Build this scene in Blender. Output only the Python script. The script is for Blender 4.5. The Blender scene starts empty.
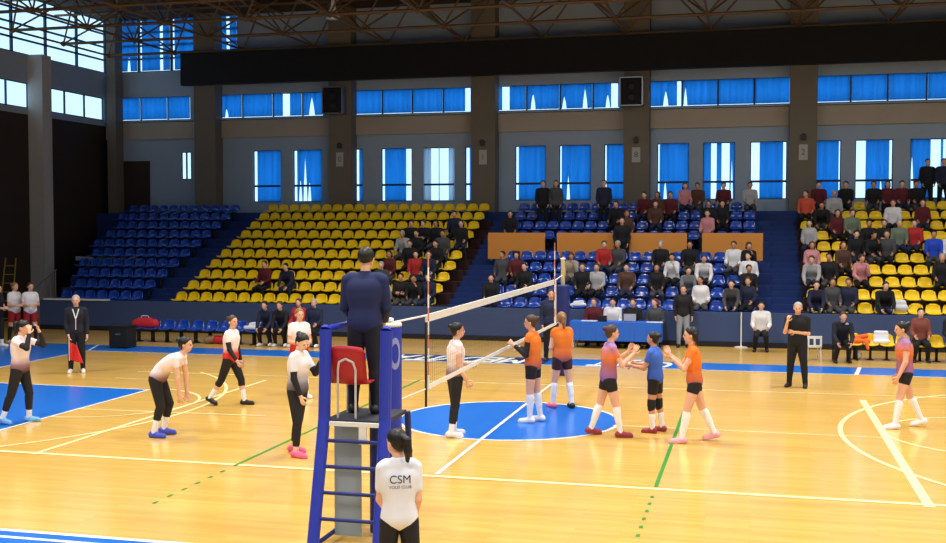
import bpy, bmesh, math, random
import numpy as np
from mathutils import Vector, Matrix
from mathutils.bvhtree import BVHTree
random.seed(7)
rng = np.random.default_rng(7)
scene = bpy.context.scene
col = scene.collection
PI = math.pi

# ------------------------------------------------------------------ camera
F, CX, CY, CH, YAW, PIT = 1104.13, 4.197, -19.040, 3.433, 0.24773, -0.04147
cam_d = bpy.data.cameras.new('camera')
cam_d.sensor_width = 36.0
cam_d.lens = F * 36.0 / 946.0
cam_d.clip_end = 300
cam = bpy.data.objects.new('camera', cam_d)
col.objects.link(cam)
cam.location = (CX, CY, CH)
cam.rotation_euler = (PI / 2 + PIT, 0, YAW)
scene.camera = cam
FWD = Vector((-math.sin(YAW), math.cos(YAW), 0))
RGT = Vector((math.cos(YAW), math.sin(YAW), 0))

def ray(u, v):
    x, z = (u - 473) / F, -(v - 271.5) / F
    cp, sp = math.cos(PIT), math.sin(PIT)
    fy, fz = cp - z * sp, sp + z * cp
    return RGT * x + FWD * fy + Vector((0, 0, fz))
def ground(u, v, z=0.0):
    d = ray(u, v)
    t = (z - CH) / d.z
    return Vector((CX + d.x * t, CY + d.y * t, z))
def onY(u, v, Y):
    d = ray(u, v)
    t = (Y - CY) / d.y
    return Vector((CX + d.x * t, Y, CH + d.z * t))
def onX(u, v, X):
    d = ray(u, v)
    t = (X - CX) / d.x
    return Vector((X, CY + d.y * t, CH + d.z * t))
def project(p):
    d = Vector(p) - Vector((CX, CY, CH))
    x, y, z = d.dot(RGT), d.dot(FWD), d.z
    cp, sp = math.cos(PIT), math.sin(PIT)
    y2, z2 = y * cp + z * sp, -y * sp + z * cp
    return 473 + F * x / y2, 271.5 - F * z2 / y2
def by_head(u, v, h):          # where a standing person of height h is whose crown shows at (u, v)
    return ground(u, v, h).xy.to_3d()

# ------------------------------------------------------------------ materials
def lin(c):
    return tuple(((x / 255) / 12.92 if x / 255 <= .04045 else ((x / 255 + .055) / 1.055) ** 2.4) for x in c) + (1.0,)
MATS = {}
def mat(name, rgb, rough=.7, metal=0., spec=.4, vary=.06, scale=6., bump=0., coat=0.):
    if name in MATS: return MATS[name]
    m = bpy.data.materials.new(name); m.use_nodes = True
    nt = m.node_tree; b = nt.nodes['Principled BSDF']
    c = lin(rgb)
    b.inputs['Roughness'].default_value = rough
    b.inputs['Metallic'].default_value = metal
    b.inputs['Specular IOR Level'].default_value = spec
    if coat: b.inputs['Coat Weight'].default_value = coat
    tc = nt.nodes.new('ShaderNodeTexCoord'); n = nt.nodes.new('ShaderNodeTexNoise')
    n.inputs['Scale'].default_value = scale; n.inputs['Detail'].default_value = 3
    nt.links.new(tc.outputs['Object'], n.inputs['Vector'])
    mx = nt.nodes.new('ShaderNodeMix'); mx.data_type = 'RGBA'
    mx.inputs[6].default_value = tuple(x * (1 - vary) for x in c[:3]) + (1,)
    mx.inputs[7].default_value = tuple(min(1, x * (1 + vary)) for x in c[:3]) + (1,)
    nt.links.new(n.outputs['Fac'], mx.inputs[0]); nt.links.new(mx.outputs[2], b.inputs['Base Color'])
    if bump:
        bp = nt.nodes.new('ShaderNodeBump'); bp.inputs['Strength'].default_value = bump
        nt.links.new(n.outputs['Fac'], bp.inputs['Height']); nt.links.new(bp.outputs['Normal'], b.inputs['Normal'])
    MATS[name] = m
    return m
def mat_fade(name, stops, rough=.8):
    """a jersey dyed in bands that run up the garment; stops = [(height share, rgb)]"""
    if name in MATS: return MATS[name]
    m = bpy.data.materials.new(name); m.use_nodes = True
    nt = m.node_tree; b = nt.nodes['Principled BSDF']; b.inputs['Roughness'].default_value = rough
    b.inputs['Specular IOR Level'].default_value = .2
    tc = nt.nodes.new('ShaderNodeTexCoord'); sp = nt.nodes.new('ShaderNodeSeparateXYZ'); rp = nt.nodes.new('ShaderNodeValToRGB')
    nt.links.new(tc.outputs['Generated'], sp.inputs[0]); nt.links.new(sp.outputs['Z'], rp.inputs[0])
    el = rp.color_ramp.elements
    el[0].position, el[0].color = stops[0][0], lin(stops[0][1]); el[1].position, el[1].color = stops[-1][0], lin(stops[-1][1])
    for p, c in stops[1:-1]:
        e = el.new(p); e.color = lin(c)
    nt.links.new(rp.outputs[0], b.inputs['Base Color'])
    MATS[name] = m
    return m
def mat_wood():
    m = bpy.data.materials.new('varnished_parquet'); m.use_nodes = True
    nt = m.node_tree; b = nt.nodes['Principled BSDF']; L = nt.links.new
    tc = nt.nodes.new('ShaderNodeTexCoord')
    br = nt.nodes.new('ShaderNodeTexBrick'); br.inputs['Scale'].default_value = 1.0
    br.inputs['Brick Width'].default_value = 1.4; br.inputs['Row Height'].default_value = .085
    br.inputs['Mortar Size'].default_value = .0012; br.offset = .37
    br.inputs['Color1'].default_value = lin((226, 184, 96)); br.inputs['Color2'].default_value = lin((217, 171, 84))
    br.inputs['Mortar'].default_value = lin((190, 145, 66))
    L(tc.outputs['Object'], br.inputs['Vector'])
    mp = nt.nodes.new('ShaderNodeMapping'); mp.inputs['Scale'].default_value = (.25, 2.2, 1)
    L(tc.outputs['Object'], mp.inputs['Vector'])
    n = nt.nodes.new('ShaderNodeTexNoise'); n.inputs['Scale'].default_value = 1.2; n.inputs['Detail'].default_value = 4
    L(mp.outputs[0], n.inputs['Vector'])
    mx = nt.nodes.new('ShaderNodeMix'); mx.data_type = 'RGBA'; mx.blend_type = 'MULTIPLY'; mx.inputs[0].default_value = .35
    cr = nt.nodes.new('ShaderNodeValToRGB'); cr.color_ramp.elements[0].color = (.72, .68, .58, 1); cr.color_ramp.elements[1].color = (1, 1, 1, 1)
    cr.color_ramp.elements[0].position = .3; cr.color_ramp.elements[1].position = .62
    L(n.outputs['Fac'], cr.inputs[0]); L(br.outputs['Color'], mx.inputs[6]); L(cr.outputs[0], mx.inputs[7])
    L(mx.outputs[2], b.inputs['Base Color'])
    b.inputs['Roughness'].default_value = .17; b.inputs['Specular IOR Level'].default_value = .5
    return m
def mat_curtain(name, rgb, t=.8):
    m = bpy.data.materials.new(name); m.use_nodes = True
    nt = m.node_tree; L = nt.links.new; nt.nodes.clear()
    o = nt.nodes.new('ShaderNodeOutputMaterial'); mix = nt.nodes.new('ShaderNodeMixShader')
    d = nt.nodes.new('ShaderNodeBsdfDiffuse'); tr = nt.nodes.new('ShaderNodeBsdfTranslucent')
    tc = nt.nodes.new('ShaderNodeTexCoord'); w = nt.nodes.new('ShaderNodeTexNoise')
    mp = nt.nodes.new('ShaderNodeMapping'); mp.inputs['Scale'].default_value = (5, 5, .25)
    L(tc.outputs['Object'], mp.inputs[0]); L(mp.outputs[0], w.inputs['Vector']); w.inputs['Scale'].default_value = 1.4
    mx = nt.nodes.new('ShaderNodeMix'); mx.data_type = 'RGBA'; c = lin(rgb)
    mx.inputs[6].default_value = tuple(x * .8 for x in c[:3]) + (1,); mx.inputs[7].default_value = tuple(min(1, x * 1.2) for x in c[:3]) + (1,)
    L(w.outputs['Fac'], mx.inputs[0]); L(mx.outputs[2], d.inputs[0]); L(mx.outputs[2], tr.inputs[0])
    mix.inputs[0].default_value = t
    L(d.outputs[0], mix.inputs[1]); L(tr.outputs[0], mix.inputs[2]); L(mix.outputs[0], o.inputs[0])
    MATS[name] = m
    return m
def mat_glass():
    m = bpy.data.materials.new('window_glass'); m.use_nodes = True
    nt = m.node_tree; L = nt.links.new; nt.nodes.clear()
    o = nt.nodes.new('ShaderNodeOutputMaterial'); mix = nt.nodes.new('ShaderNodeMixShader')
    t = nt.nodes.new('ShaderNodeBsdfTransparent'); g = nt.nodes.new('ShaderNodeBsdfGlossy'); g.inputs['Roughness'].default_value = .05
    t.inputs[0].default_value = (.93, .96, .97, 1)
    mix.inputs[0].default_value = .06
    L(t.outputs[0], mix.inputs[1]); L(g.outputs[0], mix.inputs[2]); L(mix.outputs[0], o.inputs[0])
    return m
M_wood = mat_wood(); M_glass = mat_glass()
M_cur = mat_curtain('blue_curtain_cloth', (98, 186, 238))
M_curw = mat_curtain('thin_white_curtain', (215, 225, 235))
M_line = mat('cream_court_line', (246, 226, 168), .3, vary=.04)
M_linew = mat('white_court_line', (240, 240, 232), .3, vary=.03)
M_green = mat('green_court_line', (52, 138, 40), .4)
M_blue_floor = mat('blue_floor_paint', (22, 104, 200), .28, vary=.05, scale=2)
M_navy_floor = mat('navy_floor_band', (38, 62, 118), .3, vary=.05)
M_wall = mat('pale_wall_plaster', (152, 168, 186), .9, vary=.05, scale=1.2)
M_beige = mat('beige_wall_plaster', (170, 160, 146), .9, vary=.05, scale=1.2)
M_col = mat('brown_grey_column', (112, 104, 92), .85, vary=.08, scale=2)
M_colw = mat('white_painted_pillar', (180, 176, 170), .8, vary=.05)
M_dkwood = mat('dark_brown_panelling', (52, 40, 32), .7, vary=.2, scale=1.5)
M_roof = mat('brown_roof_sheet', (62, 48, 32), .9, vary=.15, scale=.6)
M_truss = mat('tan_steel_truss', (104, 80, 50), .6, vary=.15, scale=3)
M_black = mat('black_board', (18, 18, 20), .8, vary=.15, scale=1)
M_frame = mat('dark_window_frame', (30, 50, 84), .5)
M_seat_y = mat('yellow_seat_plastic', (246, 205, 6), .32, vary=.04)
M_seat_b = mat('blue_seat_plastic', (22, 68, 170), .2, vary=.05, spec=.8)
M_ter_y = mat('maroon_terrace_gap_shade', (58, 30, 26), .9, vary=.2, scale=3)  # dark maroon has the shade of the gaps between seat rows painted in
M_ter_b = mat('blue_terrace_paint', (22, 50, 112), .7, vary=.12, scale=3)
M_parapet = mat('slate_blue_parapet', (58, 78, 124), .65, vary=.08, scale=1.4)
M_para_base = mat('dark_plinth', (26, 26, 34), .7)
M_white = mat('white_paint', (232, 232, 228), .5, vary=.03)
M_orange = mat('orange_panel', (222, 146, 62), .6, vary=.07, scale=2)
M_steel = mat('grey_steel', (140, 142, 146), .35, metal=.8)
M_dark = mat('black_rubber', (24, 24, 26), .6)
M_skin = [mat('skin_light', (224, 172, 142), .55, vary=.05), mat('skin_fair', (232, 188, 160), .55, vary=.05), mat('skin_tan', (202, 146, 112), .55, vary=.05)]
M_hair = dict(black=mat('black_hair', (24, 19, 17), .45, vary=.25, scale=30), brown=mat('brown_hair', (72, 48, 32), .5, vary=.25, scale=30),
              blond=mat('dark_blond_hair', (140, 102, 62), .5, vary=.25, scale=30), grey=mat('grey_hair', (168, 164, 158), .6, vary=.15, scale=30),
              red=mat('auburn_hair', (116, 52, 36), .5, vary=.2, scale=30))
M_eye = mat('dark_eye', (40, 30, 26), .3); M_lip = mat('lip_pink', (170, 92, 84), .5)

# ------------------------------------------------------------------ mesh helpers
class MB:
    def __init__(s): s.v = []; s.f = []; s.m = []
    def add(s, vs, fs, mi=0):
        o = len(s.v); s.v += [tuple(p) for p in vs]; s.f += [tuple(i + o for i in f) for f in fs]; s.m += [mi] * len(fs)
    def box(s, x0, x1, y0, y1, z0, z1, mi=0):
        vs = [(x, y, z) for x in (x0, x1) for y in (y0, y1) for z in (z0, z1)]
        s.add(vs, [(0, 1, 3, 2), (4, 6, 7, 5), (0, 4, 5, 1), (2, 3, 7, 6), (0, 2, 6, 4), (1, 5, 7, 3)], mi)
    def tube(s, a, b, r, n=8, r2=None, mi=0):
        a, b = Vector(a), Vector(b); d = (b - a)
        if d.length < 1e-6: return
        d.normalize(); r2 = r if r2 is None else r2
        p = d.orthogonal().normalized(); q = d.cross(p)
        vs = []
        for i in range(n):
            t = 2 * PI * i / n; w = p * math.cos(t) + q * math.sin(t)
            vs += [a + w * r, b + w * r2]
        fs = [(2 * i, 2 * ((i + 1) % n), 2 * ((i + 1) % n) + 1, 2 * i + 1) for i in range(n)]
        fs += [tuple(2 * i for i in range(n))[::-1], tuple(2 * i + 1 for i in range(n))]
        s.add(vs, fs, mi)
    def path(s, pts, r, n=8, mi=0):
        for a, b in zip(pts, pts[1:]): s.tube(a, b, r, n, mi=mi)
    def lathe(s, prof, c=(0, 0, 0), n=20, mi=0):
        vs, fs = [], []
        for r, z in prof:
            for i in range(n):
                t = 2 * PI * i / n; vs.append((c[0] + r * math.cos(t), c[1] + r * math.sin(t), c[2] + z))
        for k in range(len(prof) - 1):
            for i in range(n):
                j = (i + 1) % n; fs.append((k * n + i, k * n + j, (k + 1) * n + j, (k + 1) * n + i))
        fs += [tuple(range(n))[::-1], tuple((len(prof) - 1) * n + i for i in range(n))]
        s.add(vs, fs, mi)
    def quad(s, a, b, c, d, mi=0): s.add([a, b, c, d], [(0, 1, 2, 3)], mi)
    def build(s, name, mats, parent=None, bevel=0., smooth=False, loc=None, rotz=None):
        me = bpy.data.meshes.new(name); me.from_pydata(s.v, [], s.f)
        for m in (mats if isinstance(mats, (list, tuple)) else [mats]): me.materials.append(m)
        me.polygons.foreach_set('material_index', s.m)
        if smooth: me.polygons.foreach_set('use_smooth', [True] * len(me.polygons))
        me.update()
        o = bpy.data.objects.new(name, me); col.objects.link(o)
        if parent: o.parent = parent
        if loc is not None: o.location = loc
        if rotz is not None: o.rotation_euler.z = rotz
        if bevel:
            b = o.modifiers.new('edge', 'BEVEL'); b.width = bevel; b.segments = 2; b.limit_method = 'ANGLE'
        return o
def struct(o): o['kind'] = 'structure'; return o
def tag(o, label, cat, group=None):
    o['label'] = label; o['category'] = cat
    if group: o['group'] = group
    return o
def empty(name, loc=(0, 0, 0), rotz=0):
    o = bpy.data.objects.new(name, None); col.objects.link(o)
    o.location = loc; o.rotation_euler.z = rotz; o.empty_display_size = .1
    return o
ORD = 'first second third fourth fifth sixth seventh eighth ninth tenth eleventh twelfth thirteenth fourteenth fifteenth sixteenth seventeenth eighteenth nineteenth twentieth'.split()

def text_mesh(name, cu):
    o = bpy.data.objects.new(name, cu); col.objects.link(o)
    dg = bpy.context.evaluated_depsgraph_get(); me = bpy.data.meshes.new_from_object(o.evaluated_get(dg))
    bpy.data.objects.remove(o); me.materials.clear()
    o = bpy.data.objects.new(name, me); col.objects.link(o)
    return o
# ------------------------------------------------------------------ signed-distance sculpting for people, cloth and soft things
def smin(a, b, k):
    h = np.clip(.5 + .5 * (b - a) / k, 0, 1)
    return b * (1 - h) + a * h - k * h * (1 - h)
class Sculpt:
    def __init__(s): s.p = []; s.clip = []
    def cap(s, a, b, ra, rb=None, k=.012):
        s.p.append(('c', np.array(a, float), np.array(b, float), ra, ra if rb is None else rb, k)); return s
    def ell(s, c, r, R=None, k=.012):
        s.p.append(('e', np.array(c, float), np.array(r, float), np.eye(3) if R is None else np.array(R, float), None, k)); return s
    def cut(s, pt, n): s.clip.append((np.array(pt, float), np.array(n, float) / np.linalg.norm(n))); return s
    def mesh(s, name, h):
        lo, hi = np.full(3, 1e9), np.full(3, -1e9)
        for q in s.p:
            if q[0] == 'c':
                r = max(q[3], q[4]); lo = np.minimum(lo, np.minimum(q[1], q[2]) - r); hi = np.maximum(hi, np.maximum(q[1], q[2]) + r)
            else:
                r = q[2].max(); lo = np.minimum(lo, q[1] - r); hi = np.maximum(hi, q[1] + r)
        lo -= 3 * h; hi += 3 * h
        n = np.ceil((hi - lo) / h).astype(int) + 1
        D = np.full(n, .5, np.float32)
        ax = [(lo[i] + h * np.arange(n[i])).astype(np.float32) for i in range(3)]
        for q in s.p:
            k = q[5]; pad = k + 2.5 * h
            if q[0] == 'c':
                r = max(q[3], q[4]); b0, b1 = np.minimum(q[1], q[2]) - r - pad, np.maximum(q[1], q[2]) + r + pad
            else:
                r = q[2].max(); b0, b1 = q[1] - r - pad, q[1] + r + pad
            i0 = np.clip(((b0 - lo) / h).astype(int), 0, n - 1); i1 = np.clip(((b1 - lo) / h).astype(int) + 2, 1, n)
            X = ax[0][i0[0]:i1[0], None, None]; Y = ax[1][None, i0[1]:i1[1], None]; Z = ax[2][None, None, i0[2]:i1[2]]
            if q[0] == 'c':
                a, ab = q[1], q[2] - q[1]; L2 = max(float(ab @ ab), 1e-9)
                t = np.clip(((X - a[0]) * ab[0] + (Y - a[1]) * ab[1] + (Z - a[2]) * ab[2]) / L2, 0, 1)
                d = np.sqrt((X - a[0] - t * ab[0]) ** 2 + (Y - a[1] - t * ab[1]) ** 2 + (Z - a[2] - t * ab[2]) ** 2) - (q[3] + t * (q[4] - q[3]))
            else:
                R, rr = q[3], q[2]; dx, dy, dz = X - q[1][0], Y - q[1][1], Z - q[1][2]
                l = [(R[0][j] * dx + R[1][j] * dy + R[2][j] * dz) for j in range(3)]
                k0 = np.sqrt((l[0] / rr[0]) ** 2 + (l[1] / rr[1]) ** 2 + (l[2] / rr[2]) ** 2)
                k1 = np.sqrt((l[0] / rr[0] ** 2) ** 2 + (l[1] / rr[1] ** 2) ** 2 + (l[2] / rr[2] ** 2) ** 2) + 1e-6
                d = k0 * (k0 - 1) / k1
            sl = (slice(i0[0], i1[0]), slice(i0[1], i1[1]), slice(i0[2], i1[2]))
            D[sl] = smin(D[sl], d.astype(np.float32), k)
        X, Y, Z = ax[0][:, None, None], ax[1][None, :, None], ax[2][None, None, :]
        for p, nn in s.clip:
            D = np.maximum(D, (X - p[0]) * nn[0] + (Y - p[1]) * nn[1] + (Z - p[2]) * nn[2])
        return nets(name, D, lo, h)
def nets(name, D, lo, h):
    I = D < 0
    cs = [(i, j, k) for i in (0, 1) for j in (0, 1) for k in (0, 1)]
    nx, ny, nz = D.shape
    S = sum(I[i:nx - 1 + i, j:ny - 1 + j, k:nz - 1 + k].astype(np.int8) for i, j, k in cs)
    idx = np.argwhere((S > 0) & (S < 8))
    V = np.stack([D[idx[:, 0] + i, idx[:, 1] + j, idx[:, 2] + k] for i, j, k in cs], 1)
    acc = np.zeros((len(idx), 3)); cnt = np.zeros(len(idx))
    for a in range(8):
        for b in range(a + 1, 8):
            da = np.array(cs[b]) - np.array(cs[a])
            if np.abs(da).sum() != 1: continue
            va, vb = V[:, a], V[:, b]; m = (va < 0) != (vb < 0)
            t = np.where(m, va / np.where(m, va - vb, 1), 0)
            acc += m[:, None] * (np.array(cs[a]) + t[:, None] * da); cnt += m
    P = lo + h * (idx + acc / cnt[:, None])
    ids = np.full((nx - 1, ny - 1, nz - 1), -1, np.int32); ids[idx[:, 0], idx[:, 1], idx[:, 2]] = np.arange(len(idx))
    Q = []
    for d in range(3):
        A = I[tuple(slice(0, -1) if e == d else slice(None) for e in range(3))]; B = I[tuple(slice(1, None) if e == d else slice(None) for e in range(3))]
        for sgn, msk in ((0, A & ~B), (1, ~A & B)):
            e = np.argwhere(msk)
            u, w = (d + 1) % 3, (d + 2) % 3
            e = e[(e[:, u] > 0) & (e[:, w] > 0)]
            qs = []
            for du, dw in ((1, 1), (0, 1), (0, 0), (1, 0)):
                c = e.copy(); c[:, u] -= du; c[:, w] -= dw; qs.append(ids[c[:, 0], c[:, 1], c[:, 2]])
            q = np.stack(qs, 1)
            if sgn: q = q[:, ::-1]
            Q.append(q)
    Q = np.concatenate(Q); Q = Q[(Q >= 0).all(1)]
    me = bpy.data.meshes.new(name)
    me.vertices.add(len(P)); me.vertices.foreach_set('co', P.astype(np.float32).ravel())
    me.loops.add(len(Q) * 4); me.loops.foreach_set('vertex_index', Q.astype(np.int32).ravel())
    me.polygons.add(len(Q)); me.polygons.foreach_set('loop_start', np.arange(0, len(Q) * 4, 4, dtype=np.int32))
    me.polygons.foreach_set('use_smooth', np.ones(len(Q), bool))
    me.update(calc_edges=True)
    return me

# ------------------------------------------------------------------ people
def nrm(v): v = np.array(v, float); return v / np.linalg.norm(v)
class Figure:
    """Joints of one posed person, feet on z=0 (or pelvis on a seat), facing local +Y."""
    def __init__(s, h=1.8, lean=0, side=0, arms=None, legs=None, head=(0, 0), build=1.0, fem=True, curl=.5, seat=None, turn=0, feet=(8, -8)):
        s.h, s.b, s.fem = h, build, fem
        le, si = math.radians(lean), math.radians(side)
        up = nrm((math.sin(si), math.sin(le), math.cos(le))); s.up = up
        tr = math.radians(turn)
        rgt = np.array((math.cos(tr), math.sin(tr), 0)); rgt = nrm(rgt - up * (rgt @ up)); fw = np.cross(up, rgt)
        s.rgt, s.fw = rgt, fw
        up0 = nrm(up + np.array((0, 0, 1.0))); s.up0 = up0
        hw = (.050 if fem else .048) * h; sw = (.096 if fem else .108) * h * (.5 + .5 * min(1.0, build))
        P = np.zeros(3)
        s.prims = {}
        def seg(n, a, b, ra, rb, k=.012): s.prims[n] = (np.array(a, float), np.array(b, float), ra, rb, k)
        b_ = build * h
        X = np.array((1.0, 0, 0))
        seg('pelvis', P - X * .036 * h + up0 * .018 * h, P + X * .036 * h + up0 * .018 * h, .062 * b_, .062 * b_, .03)
        w = P + up0 * .115 * h
        seg('waist', w - rgt * .030 * h, w + rgt * .030 * h, .052 * b_, .052 * b_, .04)
        c = w + up * .105 * h
        seg('chest', c - rgt * .046 * h + fw * .004 * h, c + rgt * .046 * h + fw * .004 * h, .059 * b_, .059 * b_, .04)
        sh = w + up * .178 * h
        seg('shoulders', sh - rgt * (sw - .024 * h), sh + rgt * (sw - .024 * h), .033 * h, .033 * h, .04)
        s.w, s.c, s.sh = w, c, sh
        pc = P + up0 * .018 * h; key = [(pc, .036 * h, .062 * b_, X), (w, .032 * h, .053 * b_, rgt), (c, .047 * h, .060 * b_, rgt), (sh - up * .03 * h, .056 * h, .048 * b_, rgt)]
        s.slices = []; kk = 0
        for (c0, w0, r0, d0), (c1, w1, r1, d1) in zip(key, key[1:]):
            for j in range(1, 4):
                t = j / 4; m = c0 + (c1 - c0) * t; tt = t * t * (3 - 2 * t); wd = w0 + (w1 - w0) * tt; dd = nrm(d0 + (d1 - d0) * t)
                n_ = 'slice%d' % kk; kk += 1; s.slices.append(n_); seg(n_, m - dd * wd, m + dd * wd, r0 + (r1 - r0) * tt, r0 + (r1 - r0) * tt, .03)
        yaw, pit = (math.radians(a) for a in head)
        hup = nrm(up + np.array((0, 0, .8)))
        hf = fw * math.cos(yaw) + rgt * math.sin(yaw); hf = nrm(hf * math.cos(pit) + hup * math.sin(pit))
        hr = nrm(np.cross(hf, hup)); hu = np.cross(hr, hf)
        nk = sh + hup * .066 * h
        seg('neck', sh + hup * .01 * h, nk + hf * .006 * h, .034 * h, .030 * h, .03)
        hc = nk + hu * .062 * h + hf * .016 * h
        s.hc, s.hr, s.hf, s.hu = hc, hr, hf, hu
        s.hR = np.stack([hr, hf, hu], 1)
        arms = arms or {}
        for nme, sg in (('L', -1), ('R', 1)):
            ud, fd = arms.get(nme, ((.18 * sg, -.03, -1), (.06 * sg, .18, -1)))[:2]
            B = lambda v: nrm(rgt * v[0] + fw * v[1] + (np.array((0, 0, 1)) if True else up) * v[2])
            ud, fd = B(ud), B(fd)
            S_ = sh + rgt * sg * sw - up * .008 * h
            E_ = S_ + ud * .168 * h; W_ = E_ + fd * .145 * h
            seg('uarm' + nme, S_, E_, .030 * h * (.92 if fem else 1.08), .023 * h, .03)
            seg('farm' + nme, E_, W_, .0245 * h, .0165 * h, .012)
            a = arms.get(nme)
            hd = B(a[2]) if a and len(a) > 2 else nrm(fd + np.array((0, 0, -.05)))
            pn = B(a[3]) if a and len(a) > 3 else nrm(-rgt * sg + fw * .3)
            s.hand(nme, W_, hd, pn, curl if not a or len(a) < 5 else a[4], sg)
        legs = legs or {}
        J = {}
        for nme, sg in (('L', -1), ('R', 1)):
            th, ab, kn = legs.get(nme, (2, 3, 4))
            t_, a_, k_ = math.radians(th), math.radians(ab), math.radians(th - kn)
            td = nrm((sg * math.sin(a_), math.sin(t_), -math.cos(t_) * math.cos(a_)))
            sd = nrm((sg * math.sin(a_) * .6, math.sin(k_), -math.cos(k_)))
            H = P + X * sg * hw; K = H + td * .243 * h; A = K + sd * .240 * h
            J[nme] = (H, K, A, sd)
        low = min(J[n][2][2] for n in J) - .040 * h
        for i, nme in enumerate('LR'):
            H, K, A, sd = J[nme]
            seg('thigh' + nme, H, K, .054 * b_, .034 * h, .02)
            seg('shin' + nme, K, A, .032 * h, .021 * h, .012)
            ff = nrm((0, 1, 0)); bk = nrm(np.cross(np.cross(sd, ff), sd)) if abs(sd @ ff) < .99 else ff
            seg('calf' + nme, K + (A - K) * .18 - bk * .006 * h, K + (A - K) * .55 - bk * .006 * h, .031 * h, .023 * h, .02)
            fy = math.radians(feet[i]); fd = np.array((math.sin(-fy), math.cos(fy), 0))
            lift = A[2] - .040 * h - low; pd = min(.9, lift / (.11 * h)) if seat is None else 0
            fd = nrm(fd * math.sqrt(1 - pd * pd) + np.array((0, 0, -pd)))
            fu = nrm(np.array((0, 0, 1)) - fd * fd[2])
            seg('heel' + nme, A, A - fd * .022 * h - fu * .020 * h, .021 * h, .019 * h, .012)
            seg('foot' + nme, A - fd * .02 * h - fu * .021 * h, A + fd * .088 * h - fu * .026 * h, .020 * h, .015 * h, .015)
            s.prims['sole' + nme] = (A - fu * .040 * h, fu, fd)
        dz = -low if seat is None else seat + .058 * b_
        if seat is not None: dz = seat + .050 * b_
        s.off = np.array((0, 0, dz))
        for n, q in s.prims.items(): s.prims[n] = (q[0] + s.off,) + ((q[1] + s.off,) + q[2:] if not n.startswith('sole') else q[1:])
        s.fing = [(a + s.off, b + s.off, ra, rb, k) for a, b, ra, rb, k in s.fing]
        s.hc = s.hc + s.off; s.w = s.w + s.off; s.c = s.c + s.off; s.sh = s.sh + s.off; s.P = P + s.off
    fing = None
    def hand(s, nme, W, d, n, curl, sg):
        if s.fing is None: s.fing = []
        h = s.h; n = nrm(n - d * (n @ d)); lat = np.cross(d, n)      # lat: across the palm
        if lat @ (s.fw) < 0: lat = -lat                              # thumb side to the front
        L = .054 * h
        for j, o in enumerate((-.013, 0, .013)):
            s.fing.append((W + d * .004, W + d * L + lat * o * h, .0105 * h, .0095 * h, .010))
        for j, (o, ln) in enumerate(((-.0205, .034), (-.0070, .041), (.0068, .044), (.0205, .040))):
            b = W + d * L * .95 + lat * o * .92 * h
            d1 = nrm(d + n * curl * .8 + lat * o * 4); d2 = nrm(d + n * curl * 2.0 + lat * o * 4)
            m = b + d1 * ln * .5 * h; e = m + d2 * ln * .5 * h
            s.fing.append((b, m, .0062 * h, .0056 * h, .004)); s.fing.append((m, e, .0056 * h, .0048 * h, .004))
        t0 = W + d * .016 * h + lat * .016 * h; t1 = t0 + nrm(d * .6 + lat * .8 + n * .3) * .026 * h; t2 = t1 + nrm(d + lat * .25 + n * .4) * .022 * h
        s.fing.append((t0, t1, .0085 * h, .0066 * h, .006)); s.fing.append((t1, t2, .0066 * h, .0052 * h, .004))
    def hp(s, x, y, z): return s.hc + (s.hr * x + s.hf * y + s.hu * z) * s.h * 1.07
    def body(s, vox=.008):
        S = Sculpt(); h = s.h
        for n, q in s.prims.items():
            if not n.startswith('sole'): S.cap(*q[:4], k=q[4])
        for q in s.fing: S.cap(*q[:4], k=q[4])
        S.ell(s.hp(0, -.006, .012), np.array((.042, .052, .049)) * h * 1.07, s.hR, .02)
        S.ell(s.hp(0, .014, -.022), np.array((.033, .036, .044)) * h * 1.07, s.hR, .02)
        S.cap(s.hp(0, .049, .002), s.hp(0, .054, -.013), .0045 * h, .0070 * h, .010)
        S.cap(s.hp(-.018, .043, .010), s.hp(.018, .043, .010), .005 * h, .005 * h, .012)
        for sg in (-1, 1): S.ell(s.hp(.043 * sg, -.004, -.008), np.array((.006, .012, .018)) * h, s.hR, .006)
        S.cap(s.hp(-.008, .047, -.034), s.hp(.008, .047, -.034), .004 * h, .004 * h, .006)
        return S.mesh('body', vox)
    def part(s, q, t0, t1, off):
        a, b, ra, rb = q[:4]
        return a + (b - a) * t0, a + (b - a) * t1, ra + (rb - ra) * t0 + off, ra + (rb - ra) * t1 + off
    def shirt(s, vox, sleeve=.5, off=.012, hem=-.03, low=.35, loose=0):
        S = Sculpt(); p = s.prims
        for n in ['pelvis', 'waist', 'chest', 'shoulders'] + s.slices:
            q = p[n]; S.cap(q[0], q[1], q[2] + off + loose * (n in ('waist', 'pelvis')), q[3] + off + loose * (n in ('waist', 'pelvis')), k=.022)
        q = p['neck']; S.cap(*s.part(q, 0, .25, off * .6), k=.03)
        for sd in 'LR':
            if sleeve > 0:
                S.cap(*s.part(p['uarm' + sd], 0, min(1, sleeve), off * .8), k=.016)
            if sleeve > 1: S.cap(*s.part(p['farm' + sd], 0, sleeve - 1, off * .8), k=.010)
        S.cut(s.P + s.up0 * hem * s.h, -s.up0)
        return S.mesh('shirt', vox)
    def bottoms(s, vox, reach, off=.010, top=.07):
        """reach: 0..1 along the thigh, 1..2 along the shin"""
        S = Sculpt(); p = s.prims; q = p['pelvis']
        S.cap(q[0], q[1], q[2] + off, q[3] + off, k=.03)
        for n in s.slices[:2]:
            q = p[n]; S.cap(q[0], q[1], q[2] + off * .7, q[3] + off * .7, k=.02)
        for sd in 'LR':
            S.cap(*s.part(p['thigh' + sd], 0, min(1, reach), off), k=.015)
            if reach > 1:
                S.cap(*s.part(p['shin' + sd], 0, reach - 1, off), k=.010)
                S.cap(*s.part(p['calf' + sd], 0, min(1, (reach - 1.15) / .4) if reach > 1.2 else 0.01, off), k=.02)
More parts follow.
